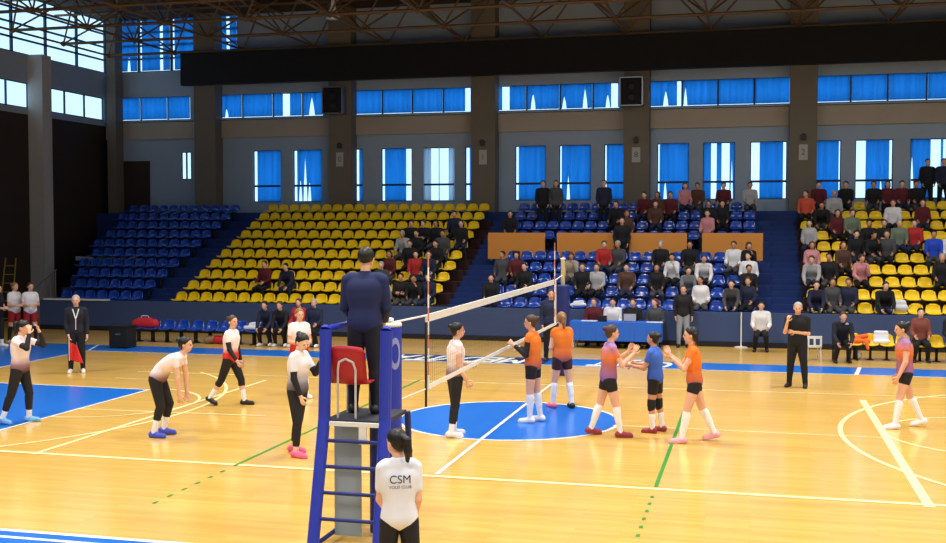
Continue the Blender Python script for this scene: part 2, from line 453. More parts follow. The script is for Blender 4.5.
        S.cut(s.P + s.up0 * top * s.h, s.up0)
        return S.mesh('bottoms', vox)
    def sock(s, vox, sd, t0, off=.006):
        S = Sculpt(); p = s.prims
        S.cap(*s.part(p['shin' + sd], t0, 1, off))
        if t0 < .5: S.cap(*s.part(p['calf' + sd], max(0, (t0 - .18) / .37), 1, off), k=.02)
        S.cap(*s.part(p['heel' + sd], 0, 1, off))
        return S.mesh('sock', vox)
    def pad(s, vox, sd, off=.012):
        S = Sculpt(); p = s.prims
        S.cap(*s.part(p['thigh' + sd], .84, 1, off)); S.cap(*s.part(p['shin' + sd], 0, .16, off))
        return S.mesh('knee_pad', vox)
    def arm_sleeve(s, vox, sd, a=0, b=2, off=.006):
        S = Sculpt(); p = s.prims
        if a < 1: S.cap(*s.part(p['uarm' + sd], a, min(1, b), off))
        if b > 1: S.cap(*s.part(p['farm' + sd], max(0, a - 1), b - 1, off))
        return S.mesh('arm_sleeve', vox)
    def shoe(s, vox, sd):
        S = Sculpt(); p = s.prims; A, fu, fd = p['sole' + sd]; h = s.h
        S.cap(A - fd * .022 * h + fu * .026 * h, A + fd * .086 * h + fu * .020 * h, .029 * h, .024 * h)
        S.cap(A - fd * .014 * h + fu * .036 * h, A + fd * .02 * h + fu * .034 * h, .026 * h, .024 * h)
        S.cap(A + fd * .04 * h + fu * .012 * h, A + fd * .094 * h + fu * .012 * h, .026 * h, .022 * h)
        S.cut(A, -fu); S.cut(A + fu * .062 * h, fu)
        return S.mesh('shoe', vox)
    def hair(s, vox, style):
        S = Sculpt(); h = s.h
        S.ell(s.hp(0, -.010, .014), np.array((.048, .056, .053)) * h * 1.07, s.hR)
        if style in ('long', 'pony', 'bun'): S.ell(s.hp(0, -.026, -.012), np.array((.044, .038, .042)) * h, s.hR, .02)
        if style == 'long':
            for x in (-.03, 0, .03): S.cap(s.hp(x, -.035, 0), s.hp(x * 1.15, -.046, -.11), .024 * h, .018 * h, .02)
        if style == 'pony':
            a, b = s.hp(0, -.062, .022), s.hp(0, -.086, .004); c = b + np.array((0, 0, -.055 * h)) - s.hf * .006 * h; d = c + np.array((0, 0, -.055 * h)) + s.hf * .006 * h
            S.cap(a, b, .016 * h, .020 * h, .02); S.cap(b, c, .021 * h, .021 * h, .02); S.cap(c, d, .021 * h, .010 * h, .02)
        if style == 'bun': S.ell(s.hp(0, -.066, .030), np.array((.024, .022, .024)) * h, s.hR, .01)
        if style == 'curly':
            for i in range(26):
                t = i * 2.4; z = .06 - .1 * (i / 26); r = .048
                S.ell(s.hp(r * math.cos(t), -.012 + r * math.sin(t) * .9, z), np.full(3, .020 * h), None, .008)
        n = -s.hf * .80 - s.hu * .0
        if style != 'curly': S.cut(s.hp(0, .030, .030), nrm(s.hf * .78 - s.hu * .62))
        else: S.cut(s.hp(0, .034, .026), nrm(s.hf * .8 - s.hu * .6))
        if style in ('short', 'crop'): S.cut(s.hp(0, -.03, -.028), nrm(-s.hu + s.hf * .5))
        return S.mesh('hair', vox)
SHAREDM = {}
def link_mesh(name, me, m, parent=None):
    if not me.materials: me.materials.append(m)
    o = bpy.data.objects.new(name, me); col.objects.link(o)
    if parent: o.parent = parent
    if me.materials[0] is not m:
        o.material_slots[0].link = 'OBJECT'; o.material_slots[0].material = m
    return o
def facing(deg):      # 0 = away from the viewer, 90 = towards the photo's right
    a = math.radians(deg); d = FWD * math.cos(a) + RGT * math.sin(a)
    return math.atan2(-d.x, d.y)
def face_bits(fig, parent):
    h = fig.h
    for sg in (-1, 1):
        b = MB(); b.lathe([(.0001, -.006), (.004, -.0045), (.006, 0), (.004, .0045), (.0001, .006)], (0, 0, 0), 8)
        o = b.build('eye', M_eye, parent, smooth=True); o.location = fig.hp(.0165 * sg, .0445, -.001)
        o.scale = (h * .9,) * 3
    b = MB(); b.tube(fig.hp(-.010, .0495, -.034), fig.hp(.010, .0495, -.034), .003 * h, 6); b.build('mouth', M_lip, parent)

# jerseys
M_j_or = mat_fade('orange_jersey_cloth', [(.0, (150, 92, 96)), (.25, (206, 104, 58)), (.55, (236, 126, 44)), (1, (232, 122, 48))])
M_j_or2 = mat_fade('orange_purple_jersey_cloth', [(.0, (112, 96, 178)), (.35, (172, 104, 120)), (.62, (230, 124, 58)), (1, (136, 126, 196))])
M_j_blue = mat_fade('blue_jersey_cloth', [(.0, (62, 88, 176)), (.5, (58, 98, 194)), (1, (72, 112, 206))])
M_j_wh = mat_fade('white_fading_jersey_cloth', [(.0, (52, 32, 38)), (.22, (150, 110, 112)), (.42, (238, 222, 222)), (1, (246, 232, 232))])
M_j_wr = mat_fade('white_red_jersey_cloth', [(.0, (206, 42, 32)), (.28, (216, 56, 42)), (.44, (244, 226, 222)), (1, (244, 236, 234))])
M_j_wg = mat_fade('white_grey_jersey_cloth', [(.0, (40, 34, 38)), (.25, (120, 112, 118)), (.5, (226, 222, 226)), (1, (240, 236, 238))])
M_blk = mat('black_sports_cloth', (26, 24, 28), .75, vary=.15)
M_navy = mat('navy_cloth', (28, 38, 72), .8, vary=.1)
M_refnavy = mat('royal_navy_cloth', (26, 36, 80), .8, vary=.1)
M_sock = mat('white_sock_cloth', (240, 238, 238), .85)
M_shoe_w = mat('white_shoe', (236, 232, 232), .5); M_shoe_p = mat('pink_shoe', (232, 104, 140), .5); M_shoe_b = mat('blue_shoe', (70, 82, 196), .5)
M_shoe_k = mat('black_shoe', (28, 26, 30), .5); M_shoe_l = mat('light_blue_shoe', (120, 178, 226), .5); M_shoe_r = mat('red_black_shoe', (150, 48, 60), .5)
M_shoe_pk = mat('pale_pink_shoe', (236, 170, 176), .5)

def person(fig, loc, face, label, top, top_kw=None, low=None, low_reach=.35, low_name='shorts', socks=None, sock_top=.3, shoes=M_shoe_w, hair='pony', hair_c='brown',
           pads=None, sleeves=None, skin=0, vox=.008, group=None, top_name='jersey', z=0.0, shoes2=None):
    body = link_mesh('person', fig.body(vox), M_skin[skin])
    gv = max(vox, .009)
    tag(body, label, 'person', group)
    link_mesh(top_name, fig.shirt(gv, **(top_kw or {})), top, body)
    if low: link_mesh(low_name, fig.bottoms(gv, low_reach, off=(.016 if low_name == 'trousers' else .009)), low, body)
    for i, sd in enumerate('LR'):
        if socks: link_mesh('sock', fig.sock(gv, sd, sock_top), socks, body)
        link_mesh('shoe', fig.shoe(gv, sd), (shoes2 if (shoes2 and i) else shoes), body)
        if pads: link_mesh('knee_pad', fig.pad(gv, sd), pads, body)
        if sleeves: link_mesh('arm_sleeve', fig.arm_sleeve(gv, sd, .3, 1.9), sleeves, body)
    if hair: link_mesh('hair', fig.hair(gv, hair), M_hair[hair_c], body)
    face_bits(fig, body)
    body.location = (loc[0], loc[1], z); body.rotation_euler.z = facing(face)
    return body

# ================================================================== THE HALL
YW, XL, XR, YN, ZC = 22.0, -21.9, 22.0, -30.0, 11.9
b = MB(); b.box(XL - 3, XR, YN, YW + .3, -.3, 0); struct(b.build('floor', M_wood))
b = MB(); b.box(XL - .2, XR + .2, YN, YW + .3, ZC, ZC + .2); struct(b.build('ceiling', M_roof))

def wx(u, v=170, Y=YW): return onY(u, v, Y).x
# --- openings of the far wall
ZU0, ZU1, ZL0, ZL1 = 7.76, 8.72, 4.38, 6.45
BAYS = [([116, 140, 167, 190], [(114, 121, 1)]),
        ([213, 242, 272.5, 302, 323], [(214.5, 220.5, 1), (225, 227.5, .4), (283, 289, 1), (309, 314, .78)]),
        ([351, 382, 412, 443, 471], [(350, 351.5, 1), (465.5, 470, 1)]),
        ([494, 526.5, 560, 593, 620], [(502.5, 509, 1), (531, 535, .66), (562.5, 566, .5), (583, 587, .8), (606, 609.5, .55), (611.5, 617.5, 1)]),
        ([645, 682, 718, 754.5, 793], [(647, 650.5, .7), (663.6, 668, .62), (677.5, 682, 1), (684, 687, .72), (790, 794, 1)]),
        ([814, 851, 888, 927, 966], [])]
WINS = [(181, 191, 'n', [(180, 192, 1)]), (253, 281, '', [(252, 256.5, 1)]), (293, 322, '', [(292, 296.5, 1), (299, 301.5, .45), (303.5, 306.5, .85), (308, 310.5, .4)]),
        (353, 363, '', [(352.5, 358.5, 1)]), (381, 412, '', [(380, 384.2, 1), (406.5, 413, 1)]), (423, 455, 'w', [(431.5, 438, 1), (440, 448, 1)]),
        (465, 474, '', [(466, 469, 1)]), (515, 546, '', [(514, 518, 1)]), (559, 591, '', [(558, 561, 1), (567, 569.5, .45)]), (604, 627, '', [(603, 606, 1)]),
        (657, 689, '', [(656, 659, 1), (664, 666.5, .35)]), (703, 735, '', [(711.5, 716, 1), (722, 729, 1), (731, 732.6, .7)]), (750, 787, '', [(749, 759, 1), (783.5, 786, 1)]),
        (813, 841, '', [(839.2, 842, 1)]), (855, 893, '', [(855, 865, 1), (880, 882, .35), (889.7, 894, 1)]), (910, 947, '', [(910.5, 913.5, .75), (931, 940, 1), (943.5, 945.5, 1)])]
def wall_with_openings(mb, x0, x1, z0, z1, holes, y0=YW, y1=YW + .12, mi=0):
    holes = sorted(holes); x = x0
    for a, c, za, zb in holes:
        if a > x: mb.box(x, a, y0, y1, z0, z1, mi)
        if za > z0: mb.box(a, c, y0, y1, z0, za, mi)
        if zb < z1: mb.box(a, c, y0, y1, zb, z1, mi)
        x = c
    mb.box(x, x1, y0, y1, z0, z1, mi)
wl = []
for u0, u1, k, sl in WINS:
    wl.append((wx(u0), wx(u1), (5.32 if k == 'n' else ZL0), ZL1))
wu = [(wx(e[0], 90), wx(e[-1], 85), ZU0, ZU1) for e, sl in BAYS]
b = MB()
wall_with_openings(b, XL, XR, 0, 6.95, wl)
wall_with_openings(b, XL, XR, 6.95, 9.75, wu)
XG = wx(238, 40)
b.box(XG, XR, YW, YW + .12, 9.75, ZC)
struct(b.build('wall_back', M_wall))
b = MB(); b.box(XL, XR, YW - .10, YW - .002, 6.98, 7.66); struct(b.build('trim_1', M_beige))
b = MB(); b.box(XL, XR, YW - .14, YW - .002, 7.69, 7.74); struct(b.build('trim_2', M_wall))

def curtain(x0, x1, z0, z1, gaps, name_label, group, m, Y=YW + .03):
    """one curtain hung in a window, with narrow gaps where it does not close; gaps = [(xa, xb, share of height open from the sill)]"""
    xs = sorted({x0, x1, *[min(max(g[i], x0), x1) for g in gaps for i in (0, 1)]})
    b = MB(); n = 0
    for a, c in zip(xs, xs[1:]):
        if c - a < .01: continue
        mid = (a + c) / 2; zz = z0
        full = False
        for ga, gb, fr in gaps:
            if ga <= mid <= gb:
                if fr >= 1: full = True
                else: zz = (ga, gb, (z1 - z0) * fr)
        if full: continue
        k = max(1, int((c - a) / (.02 if isinstance(zz, tuple) else .05)))
        zf = (lambda x: z0 + zz[2] * max(0, 1 - abs(x - (zz[0] + zz[1]) / 2) / ((zz[1] - zz[0]) / 2)) ** .7) if isinstance(zz, tuple) else (lambda x: z0)
        for i in range(k):
            xa, xb = a + (c - a) * i / k, a + (c - a) * (i + 1) / k
            ya, yb = Y + .01 * math.sin(xa * 31), Y + .01 * math.sin(xb * 31)
            b.quad((xa, ya, zf(xa)), (xb, yb, zf(xb)), (xb, yb, z1), (xa, ya, z1)); n += 1
    if not n: return
    o = b.build('curtain', m, smooth=True)
    s = o.modifiers.new('cloth', 'SOLIDIFY'); s.thickness = .004
    tag(o, name_label, 'curtain', group)
wn = 0
for (u0, u1, k, sl), (x0, x1, za, zb) in zip(WINS, wl):
    wn += 1
    b = MB(); t = .035
    for X in (x0, x1 - t): b.box(X, X + t, YW + .05, YW + .10, za, zb)
    b.box(x0 + t, x1 - t, YW + .05, YW + .10, za, za + t); b.box(x0 + t, x1 - t, YW + .05, YW + .10, zb - t, zb)
    if k != 'n': b.box(x0 + t, x1 - t, YW - .012, YW + .012, 4.98, 5.06)
    else: b.box((x0 + x1) / 2 - .03, (x0 + x1) / 2 + .03, YW + .05, YW + .1, za, zb)
    w = struct(b.build('window_%d' % wn, M_frame))
    b = MB(); b.box(x0 + t, x1 - t, YW + .072, YW + .078, za + t, zb - t); b.build('glass', M_glass, w)
    if k == 'n': continue
    g = [(wx(a - .5), wx(c + .5), f) for a, c, f in sl]
    where = ORD[wn - 2] + ' tall window from the dark hall corner'
    curtain(x0 + .01, x1 - .01, za + .02, zb - .01, g, ('thin white curtain glowing in the ' if k == 'w' else 'blue curtain drawn in the ') + where, 'curtains of the tall windows', M_curw if k == 'w' else M_cur)
for bi, ((e, sl), (x0, x1, za, zb)) in enumerate(zip(BAYS, wu)):
    wn += 1; xs = [wx(q, 90) for q in e]; t = .03
    b = MB()
    b.box(x0, x1, YW + .05, YW + .10, za, za + t); b.box(x0, x1, YW + .05, YW + .10, zb - t, zb)
    for X in xs: b.box(X - .03, X + .03, YW + .05, YW + .10, za + t, zb - t)
    w = struct(b.build('window_%d' % wn, M_frame))
    b = MB(); b.box(x0, x1, YW + .072, YW + .078, za + t, zb - t); b.build('glass', M_glass, w)
    g = [(wx(a - .4, 90), wx(c + .4, 90), f) for a, c, f in sl]
    for pi in range(len(xs) - 1):
        curtain(xs[pi] + .03, xs[pi + 1] - .03, za + .05, zb - .01, g, 'blue curtain in pane %s of the high window band, %s bay from the hall corner' % (['one', 'two', 'three', 'four'][pi], ORD[bi]), 'curtains of the high windows', M_cur)
# high corner glazing, far wall part and side wall part
def glazing(axis, a0, a1, z0, z1, vs, name):
    b = MB()
    def bx(p0, p1, za, zb, d0, d1):
        if axis == 'x': b.box(p0, p1, YW + d0, YW + d1, za, zb)
        else: b.box(XL - d1, XL - d0, p0, p1, za, zb)
    for k in range(5):
        z = z0 + (z1 - z0) * k / 4; bx(a0, a1, z - .035, z + .035, .02, .09)
    for v in vs: bx(v - .045, v + .045, z0, z1, .01, .10)
    w = struct(b.build(name, M_frame))
    b = MB()
    if axis == 'x': b.box(a0, a1, YW + .052, YW + .058, z0, z1)
    else: b.box(XL - .058, XL - .052, a0, a1, z0, z1)
    b.build('glass', M_glass, w)
wn += 1
gx = [XL + (XG - XL) * k / 4 for k in range(5)]
glazing('x', XL, XG, 9.75, ZC, gx, 'window_%d' % wn)
for k in range(4):
    curtain(gx[k] + .05, gx[k + 1] - .05, 9.8, ZC - .02, [(gx[k] + .05, gx[k] + .16, 1), (gx[k + 1] - .5, gx[k + 1] - .36, [.3, 1, .6, 1][k])], 'blue curtain behind the truss in the high corner glazing, %s panel from the corner' % ORD[k], 'curtains of the corner glazing', M_cur, YW + .0)
wn += 1
gy = [22, 20, 18, 16, 14, 12, 10, 8]
glazing('y', 8, 22, 9.75, ZC, gy, 'window_%d' % wn)

# --- side wall on the photo's left
def ly(u, v=100): return onX(u, v, XL).y
side = [(ly(-40), ly(29)), (ly(45), ly(104))]
b = MB()
def side_wall(z0, z1, holes, mi):
    y = YN
    for a, c, za, zb in sorted(holes):
        b.box(XL - .12, XL, y, a, z0, z1, mi)
        if za > z0: b.box(XL - .12, XL, a, c, z0, za, mi)
        if zb < z1: b.box(XL - .12, XL, a, c, zb, z1, mi)
        y = c
    b.box(XL - .12, XL, y, YW + .12, z0, z1, mi)
side_wall(7.55, 9.75, [(a, c, 7.78, 8.72) for a, c in side], 0)
b.box(XL - .12, XL, YN, YW + .12, 0, 7.55, 1)
b.box(XL - .12, XL, YN, 8, 9.75, ZC, 2)
struct(b.build('wall_left', [M_wall, M_dkwood, M_roof]))
for a, c in side:
    wn += 1; b = MB()
    b.box(XL - .10, XL - .04, a, c, 7.78, 7.82); b.box(XL - .10, XL - .04, a, c, 8.68, 8.72)
    for k in range(4):
        y = a + (c - a) * k / 3; b.box(XL - .10, XL - .04, y - .03, y + .03, 7.82, 8.68)
    w = struct(b.build('window_%d' % wn, M_frame))
    b = MB(); b.box(XL - .075, XL - .07, a, c, 7.8, 8.7); b.build('glass', M_glass, w)
b = MB(); b.box(XR, XR + .12, 6, YW + .12, 0, ZC); struct(b.build('wall_right', M_wall))

b = MB()
b.box(XL, XR, YN - .2, YN, 0, 5.2); b.box(XL, XR, YN - .2, YN, 9.4, ZC)
for k in range(8): b.box(XL + 6.1 * k, XL + 6.1 * k + 1.2, YN - .2, YN, 5.2, 9.4)
b.box(XR, XR + .12, YN, 6, 0, 5.2); b.box(XR, XR + .12, YN, 6, 9.4, ZC)
for k in range(7): b.box(XR, XR + .12, YN + 6 * k, YN + 6 * k + 1.2, 5.2, 9.4)
struct(b.build('wall_front', M_wall))
# --- columns
cn = 0
for u in (112, 205, 340, 483, 636, 803):
    x = wx(u, 170, 21.35); w = .46 if u != 112 else .2
    b = MB(); b.box(x - w, x + w, 21.35, YW - .001 if u != 112 else 21.9, 0, ZC - .001)
    struct(b.build('column', M_col))
    if u > 300:
        s = empty('sector_sign', (x, 21.34, 6.0)); tag(s, 'small pale sector sign on the %s grey column from the hall corner' % {340: 'second', 483: 'third', 636: 'fourth', 803: 'fifth'}[u], 'sign', 'sector signs')
        p = MB(); p.box(-.15, .15, -.012, 0.004, -.27, .27); p.build('board', mat('grey_white_sign', (172, 170, 166), .7), s)
        cu = bpy.data.curves.new('numeral', 'FONT'); cu.body = {340: '0', 483: '1', 636: '8', 803: '2'}[u]; cu.size = .3; cu.align_x = 'CENTER'; cu.align_y = 'CENTER'; cu.extrude = .002
        o = text_mesh('numeral', cu); o.parent = s; o.location = (0, -.016, 0); o.rotation_euler = (PI / 2, 0, 0); o.data.materials.append(mat('grey_ink', (92, 90, 88), .8))
        k = MB(); k.box(-.09, .09, -.10, .01, -.09, .09); k.lathe([(.03, 0), (.03, .05)], (0, -.05, .09), 10)
        o = k.build('emergency_lamp', mat('dark_lamp_box', (50, 48, 46), .6), None, .02, loc=(x, 21.35, 6.52)); tag(o, 'small dark box lamp above the pale sign on the %s grey column' % {340: 'second', 483: 'third', 636: 'fourth', 803: 'fifth'}[u], 'lamp', 'column box lamps')
    if u in (340, 636):
        s = empty('loudspeaker', (x - .15, 21.145, 8.25)); tag(s, 'black loudspeaker in a grey bracket on the %s column' % {340: 'second', 636: 'fourth'}[u], 'loudspeaker', 'loudspeakers on the columns')
        k = MB(); k.box(-.34, .34, -.2, .2, -.45, .45); k.build('cabinet', M_black, s, .03)
        for zz in (-.2, .18):
            k = MB(); k.lathe([(.16, 0), (.15, .02), (.05, .012), (.001, .02)], n=16)
            o = k.build('cone', M_dark, s, smooth=True); o.location = (0, -.2, zz); o.rotation_euler.x = PI / 2
        k = MB()
        for a in (-.4, .4): k.box(a - .025, a + .025, -.22, .2, -.5, .5)
        k.box(-.375, .375, -.22, .2, .48, .52); k.box(-.375, .375, -.22, .2, -.52, -.48)
        k.build('bracket', M_steel, s)
y = onX(42, 180, XL + .35).y
b = MB(); b.box(XL, XL + .62, y - .28, y + .28, 0, 9.75); struct(b.build('column', M_colw))
b = MB(); xd0, xd1 = wx(122, 180, 21.99), wx(150, 180, 21.99); b.box(xd0, xd1, 21.94, 21.999, 3.95, 6.1); struct(b.build('doorway_shade', M_dkwood))  # flat dark slab; the shade inside a doorway opening painted as colour
# --- long black board below the roof
b = MB(); b.box(wx(181, 75, 21.1), XR, 21.05, 21.34, 9.02, 10.28)
struct(b.build('trim_5', M_black))
# --- space-frame roof
b = MB(); ZB, ZT, ST = 10.35, 11.75, 3.0
xs = [XL + .6 + ST * k for k in range(15)]; ys = [21.2 - ST * k for k in range(5)]
for yy in ys:
    b.tube((xs[0], yy, ZB), (xs[-1], yy, ZB), .055, 6)
    for x in xs:
        b.lathe([(.01, -.11), (.10, -.06), (.12, 0), (.10, .06), (.01, .11)], (x, yy, ZB), 8)
for x in xs: b.tube((x, ys[-1], ZB), (x, ys[0], ZB), .045, 6)
for yy in ys:
    for x in xs:
        for dx in (-1.5, 1.5):
            for dy in (-1.5, 1.5):
                X, Y = x + dx, yy + dy
                if X > XL and Y < YW - .2: b.tube((x, yy, ZB), (X, Y, ZT), .035, 5)
for k in range(4):
    yy = ys[k] - 1.5; b.tube((xs[0] - 1.4, yy, ZT), (xs[-1], yy, ZT), .05, 6)
for x in xs: b.tube((x + 1.5, ys[-1], ZT), (x + 1.5, ys[0] + .4, ZT), .045, 6)
struct(b.build('roof_frame', M_truss))
p = onY(333, 3, 17.0)
lamp = empty('hanging_lamp', (p.x, 17.0, p.z - .55)); tag(lamp, 'white bell shaped lamp hanging below the brown roof frame', 'lamp')
b = MB(); b.lathe([(.26, 0), (.25, .02), (.2, .16), (.11, .34), (.07, .5), (.07, .62), (.03, .66)], n=20); b.build('lamp_shade', M_white, lamp, smooth=True)
b = MB(); b.tube((0, 0, .64), (0, 0, 11.8 - (p.z - .55)), .02, 6); b.build('rod', M_steel, lamp)

# ================================================================== GRANDSTANDS
ROWS, Y0, RUN, RISE, FZ0 = 10, 13.55, .8, .333, .6
rowY = lambda i: Y0 + RUN * i
rowZ = lambda i: FZ0 + RISE * i
def terrace(x0, x1, m, corner=False):
    b = MB()
    for i in range(ROWS): b.box(max(x0, -18.75 - .2 * i) if corner else x0, x1, rowY(i) - .4, rowY(i) + .4, 0, rowZ(i))
    struct(b.build('grandstand_floor', m))
def aisle(x0, x1):
    b = MB()
    for i in range(2 * ROWS): b.box(x0, x1, 13.15 + .4 * i, 13.55 + .4 * i, 0, FZ0 - RISE / 2 + RISE / 2 * i)
    struct(b.build('stair_floor', M_ter_b))
terrace(-20.3, -15.35, M_ter_b, True); aisle(-15.35, -14.25); terrace(-14.25, -5.1, M_ter_y); aisle(-5.1, -3.8); terrace(-3.8, 4.75, M_ter_b); aisle(4.75, 5.65); terrace(5.65, 16, M_ter_y)
b = MB(); b.box(XL, 16, 21.15, YW, 0, 3.95); struct(b.build('concourse_floor', M_ter_b))
b = MB(); b.box(-18.75, 16, 12.95, 13.14, .15, .98); struct(b.build('wall_parapet', M_parapet))
b = MB(); b.box(-18.75, 16, 12.93, 13.14, 0, .15); struct(b.build('baseboard_front', M_para_base))
b = MB(); b.box(-18.6, wx(107, 303, 12.95), 12.90, 13.14, .981, 1.02); struct(b.build('trim_3', M_white))
b = MB(); b.box(-20.2, -17.6, rowY(5) - .41, rowY(5) - .36, rowZ(5) - .12, rowZ(5) + .03); struct(b.build('trim_4', M_wall))

def seat_mesh(m):
    b = MB()
    prof = [(-.19, .395), (-.18, .42), (-.05, .405), (.10, .405), (.15, .43), (.18, .52), (.195, .62), (.19, .665)]   # side line of the shell: (y, z)
    n = 8; W = .205
    def ring(off):
        vs = []
        for j, (y, z) in enumerate(prof):
            t = j / (len(prof) - 1)
            w = W * (1 if t < .62 else (1 - .34 * ((t - .62) / .38) ** 1.4))
            for i in range(n + 1):
                s = -1 + 2 * i / n
                lift = .03 * abs(s) ** 3
                vs.append((s * w, y - (lift * 1.1 if t > .55 else 0) + off * (1 if t > .55 else 0), z + (lift if t < .6 else -.0 - .03 * abs(s) ** 4 * (t > .95)) - off * (1 if t <= .55 else 0)))
        return vs
    A, B = ring(0), ring(.022); N = len(A); vs = A + B; fs = []; R = n + 1
    for j in range(len(prof) - 1):
        for i in range(n):
            a = j * R + i; fs.append((a, a + 1, a + R + 1, a + R)); fs.append((N + a, N + a + R, N + a + R + 1, N + a + 1))
    for i in range(n):
        fs.append((i, N + i, N + i + 1, i + 1)); a = (len(prof) - 1) * R + i; fs.append((a, a + 1, N + a + 1, N + a))
    for j in range(len(prof) - 1):
        a = j * R; fs.append((a, a + R, N + a + R, N + a)); a += n; fs.append((a, N + a, N + a + R, a + R))
    b.add(vs, fs, 0)
    b.box(-.03, .03, -.03, .09, 0, .375, 1); b.box(-.1, .1, -.06, .12, 0, .012, 1)
    o = b.build('stadium_seat', [m, M_dark], None, smooth=True)
    return o
SLOTS = []       # every seat place: block, row, index, location, material
def block(key, m, colour, stand, first, rows, xs_of):
    for i in rows:
        for k, x in enumerate(xs_of(i)):
            SLOTS.append(dict(key=key, row=i, k=k, loc=Vector((x, rowY(i) + .05, rowZ(i))), m=m, first=first, stand=stand, used=False,
                              label='%s plastic seat, %s from %s in the %s row up, %s' % (colour, ORD[k], first, ORD[i], stand), group='%s seats of the %s, %s row' % (colour, stand, ORD[i])))
P_ = .447
block('Y', M_seat_y, 'yellow', 'big yellow stand', 'the corner side', range(10), lambda i: [-13.98 + P_ * k for k in range(20)])
block('R', M_seat_y, 'yellow', 'second yellow stand', 'its stairs', range(10), lambda i: [5.95 + P_ * k for k in range([9, 9, 10, 10, 11, 11, 12, 12, 13, 13][i])])
block('B', M_seat_b, 'blue', 'shaded corner stand', 'its stairs', range(10), lambda i: [-15.6 - P_ * k for k in range([7, 7, 8, 9, 9, 10, 10, 10, 11, 11][i])])
block('M', M_seat_b, 'blue', 'middle blue stand', 'the net side', [0, 1, 2, 3, 4, 6, 7, 8, 9], lambda i: [-3.5 + P_ * k - (.45 if i > 5 else 0) for k in range(18 if i < 6 else 19)])
SLOTS.sort(key=lambda q: (q['loc'] - Vector((CX, CY, CH))).length)
protos = {}
for q in SLOTS[:300]:
    m = q['m']
    if m not in protos: o = protos[m] = seat_mesh(m)
    else: o = protos[m].copy(); col.objects.link(o)
    o.location = q['loc']; tag(o, q['label'], 'seat', q['group'])
src = protos[M_seat_y].data
sv = np.array([v.co[:] for v in src.vertices]); sf = [tuple(p.vertices) for p in src.polygons]; sm = [p.material_index for p in src.polygons]
b = MB()
for q in SLOTS[300:]:
    b.add(sv + np.array(q['loc']), sf); b.m[-len(sf):] = [2 if i else (1 if q['m'] is M_seat_b else 0) for i in sm]
o = b.build('stadium_seating', [M_seat_y, M_seat_b, M_dark], smooth=True); o['kind'] = 'stuff'
tag(o, 'yellow and blue plastic seats filling the upper rows of the stands', 'seats')
# orange balustrade panels in the middle stand
for k, (ua, ub) in enumerate(((488, 545), (557, 615), (629, 687), (702, 763))):
    Yp = rowY(5) - .34; xa, xb = wx(ua, 245, Yp), wx(ub, 245, Yp); z0 = rowZ(5)
    o = empty('balustrade_panel', ((xa + xb) / 2, Yp, z0)); w = (xb - xa) / 2
    tag(o, 'flat orange balustrade panel in the middle blue stand, %s from the net' % ORD[k], 'panel', 'orange balustrade panels')
    b = MB(); b.box(-w, w, -.02, .02, .05, .93); b.build('board', M_orange, o, .008)
    b = MB()
    for x in (-w + .1, w - .1): b.box(x - .025, x + .025, .02, .06, 0, .88)
    b.build('bracket', M_steel, o)

# ================================================================== FLOOR MARKINGS
def floor_poly(name, pts, m, z=.002):
    b = MB(); b.add([(x, y, z) for x, y in pts], [tuple(range(len(pts)))]); o = struct(b.build(name, m)); return o
def strip(b, pts, w, z):
    for (x0, y0), (x1, y1) in zip(pts, pts[1:]):
        d = Vector((x1 - x0, y1 - y0)); d.normalize(); n = Vector((-d.y, d.x)) * w / 2; e = d * .0
        b.quad((x0 - n.x - e.x, y0 - n.y - e.y, z), (x1 - n.x, y1 - n.y, z), (x1 + n.x, y1 + n.y, z), (x0 + n.x, y0 + n.y, z))
def arc(cx, cy, r, a0, a1, n=48): return [(cx + r * math.cos(math.radians(a0 + (a1 - a0) * i / n)), cy + r * math.sin(math.radians(a0 + (a1 - a0) * i / n))) for i in range(n + 1)]
XE, YS = 13.45, 7.65
floor_poly('floor_band', [(-XE - 3, YS), (16, YS), (16, YS + 1.42), (-XE - 3, YS + 1.42)], M_blue_floor)
floor_poly('floor_band', [(-XE - 3, -8.35), (-XE, -8.35), (-XE, YS), (-XE - 3, YS)], M_blue_floor)
floor_poly('floor_band', [(-XE - 3, -10.5), (-1.1, -10.5), (-1.1, -8.40), (-XE - 3, -8.40)], M_blue_floor)
floor_poly('floor_band', [(-5.35, YS - .02), (-.78, YS - .02), (-.78, YS + 1.44), (-5.35, YS + 1.44)], M_navy_floor, .0026)
floor_poly('floor_circle', arc(0.03, 0, 1.92, 0, 360, 72)[:-1], M_blue_floor, .0026)
floor_poly('floor_key', [(-XE, -3.9), (-8.02, -3.1), (-8.02, 1.55), (-XE, 1.75)], M_blue_floor, .0024)
b = MB()
strip(b, arc(0.03, 0, 1.95, 0, 360, 72), .07, .0045)
strip(b, [(0, -4.5), (0, 4.5)], .06, .0046)
strip(b, [(-XE, YS), (16, YS)], .07, .0045); strip(b, [(-XE, -8.38), (-XE, YS)], .07, .0045)
strip(b, [(-XE - 3, -8.38), (-1.0, -8.38)], .08, .0045); strip(b, [(-4.0, -8.62), (-1.1, -8.62)], .07, .0045)
strip(b, [(-8.02, -3.6), (-8.02, 1.6)], .06, .0045); strip(b, [(-XE, 1.76), (-8.02, 1.6)], .06, .0045)
strip(b, [(-XE, YS), (-XE - .6, YS + 1.42)], .06, .0045)
q = [ground(824.5, 371), ground(832, 385)]
strip(b, [(6.55, YS), (6.75, YS + 1.42)], .09, .0046)
struct(b.build('floor_line_marking', M_linew))
b = MB()
strip(b, [(-9.8, -4.62), (9.0, -4.62)], .10, .0044)
strip(b, [(-9.8, 4.1), (9.6, 4.55)], .06, .0044)
strip(b, [(-9.7, 3.0), (-8.2, 3.0)], .05, .0044)
strip(b, [(-6.25, -4.7), (-6.25, 3.5)], .08, .0048); strip(b, [(6.33, -4.75), (6.33, 3.8)], .13, .0048)
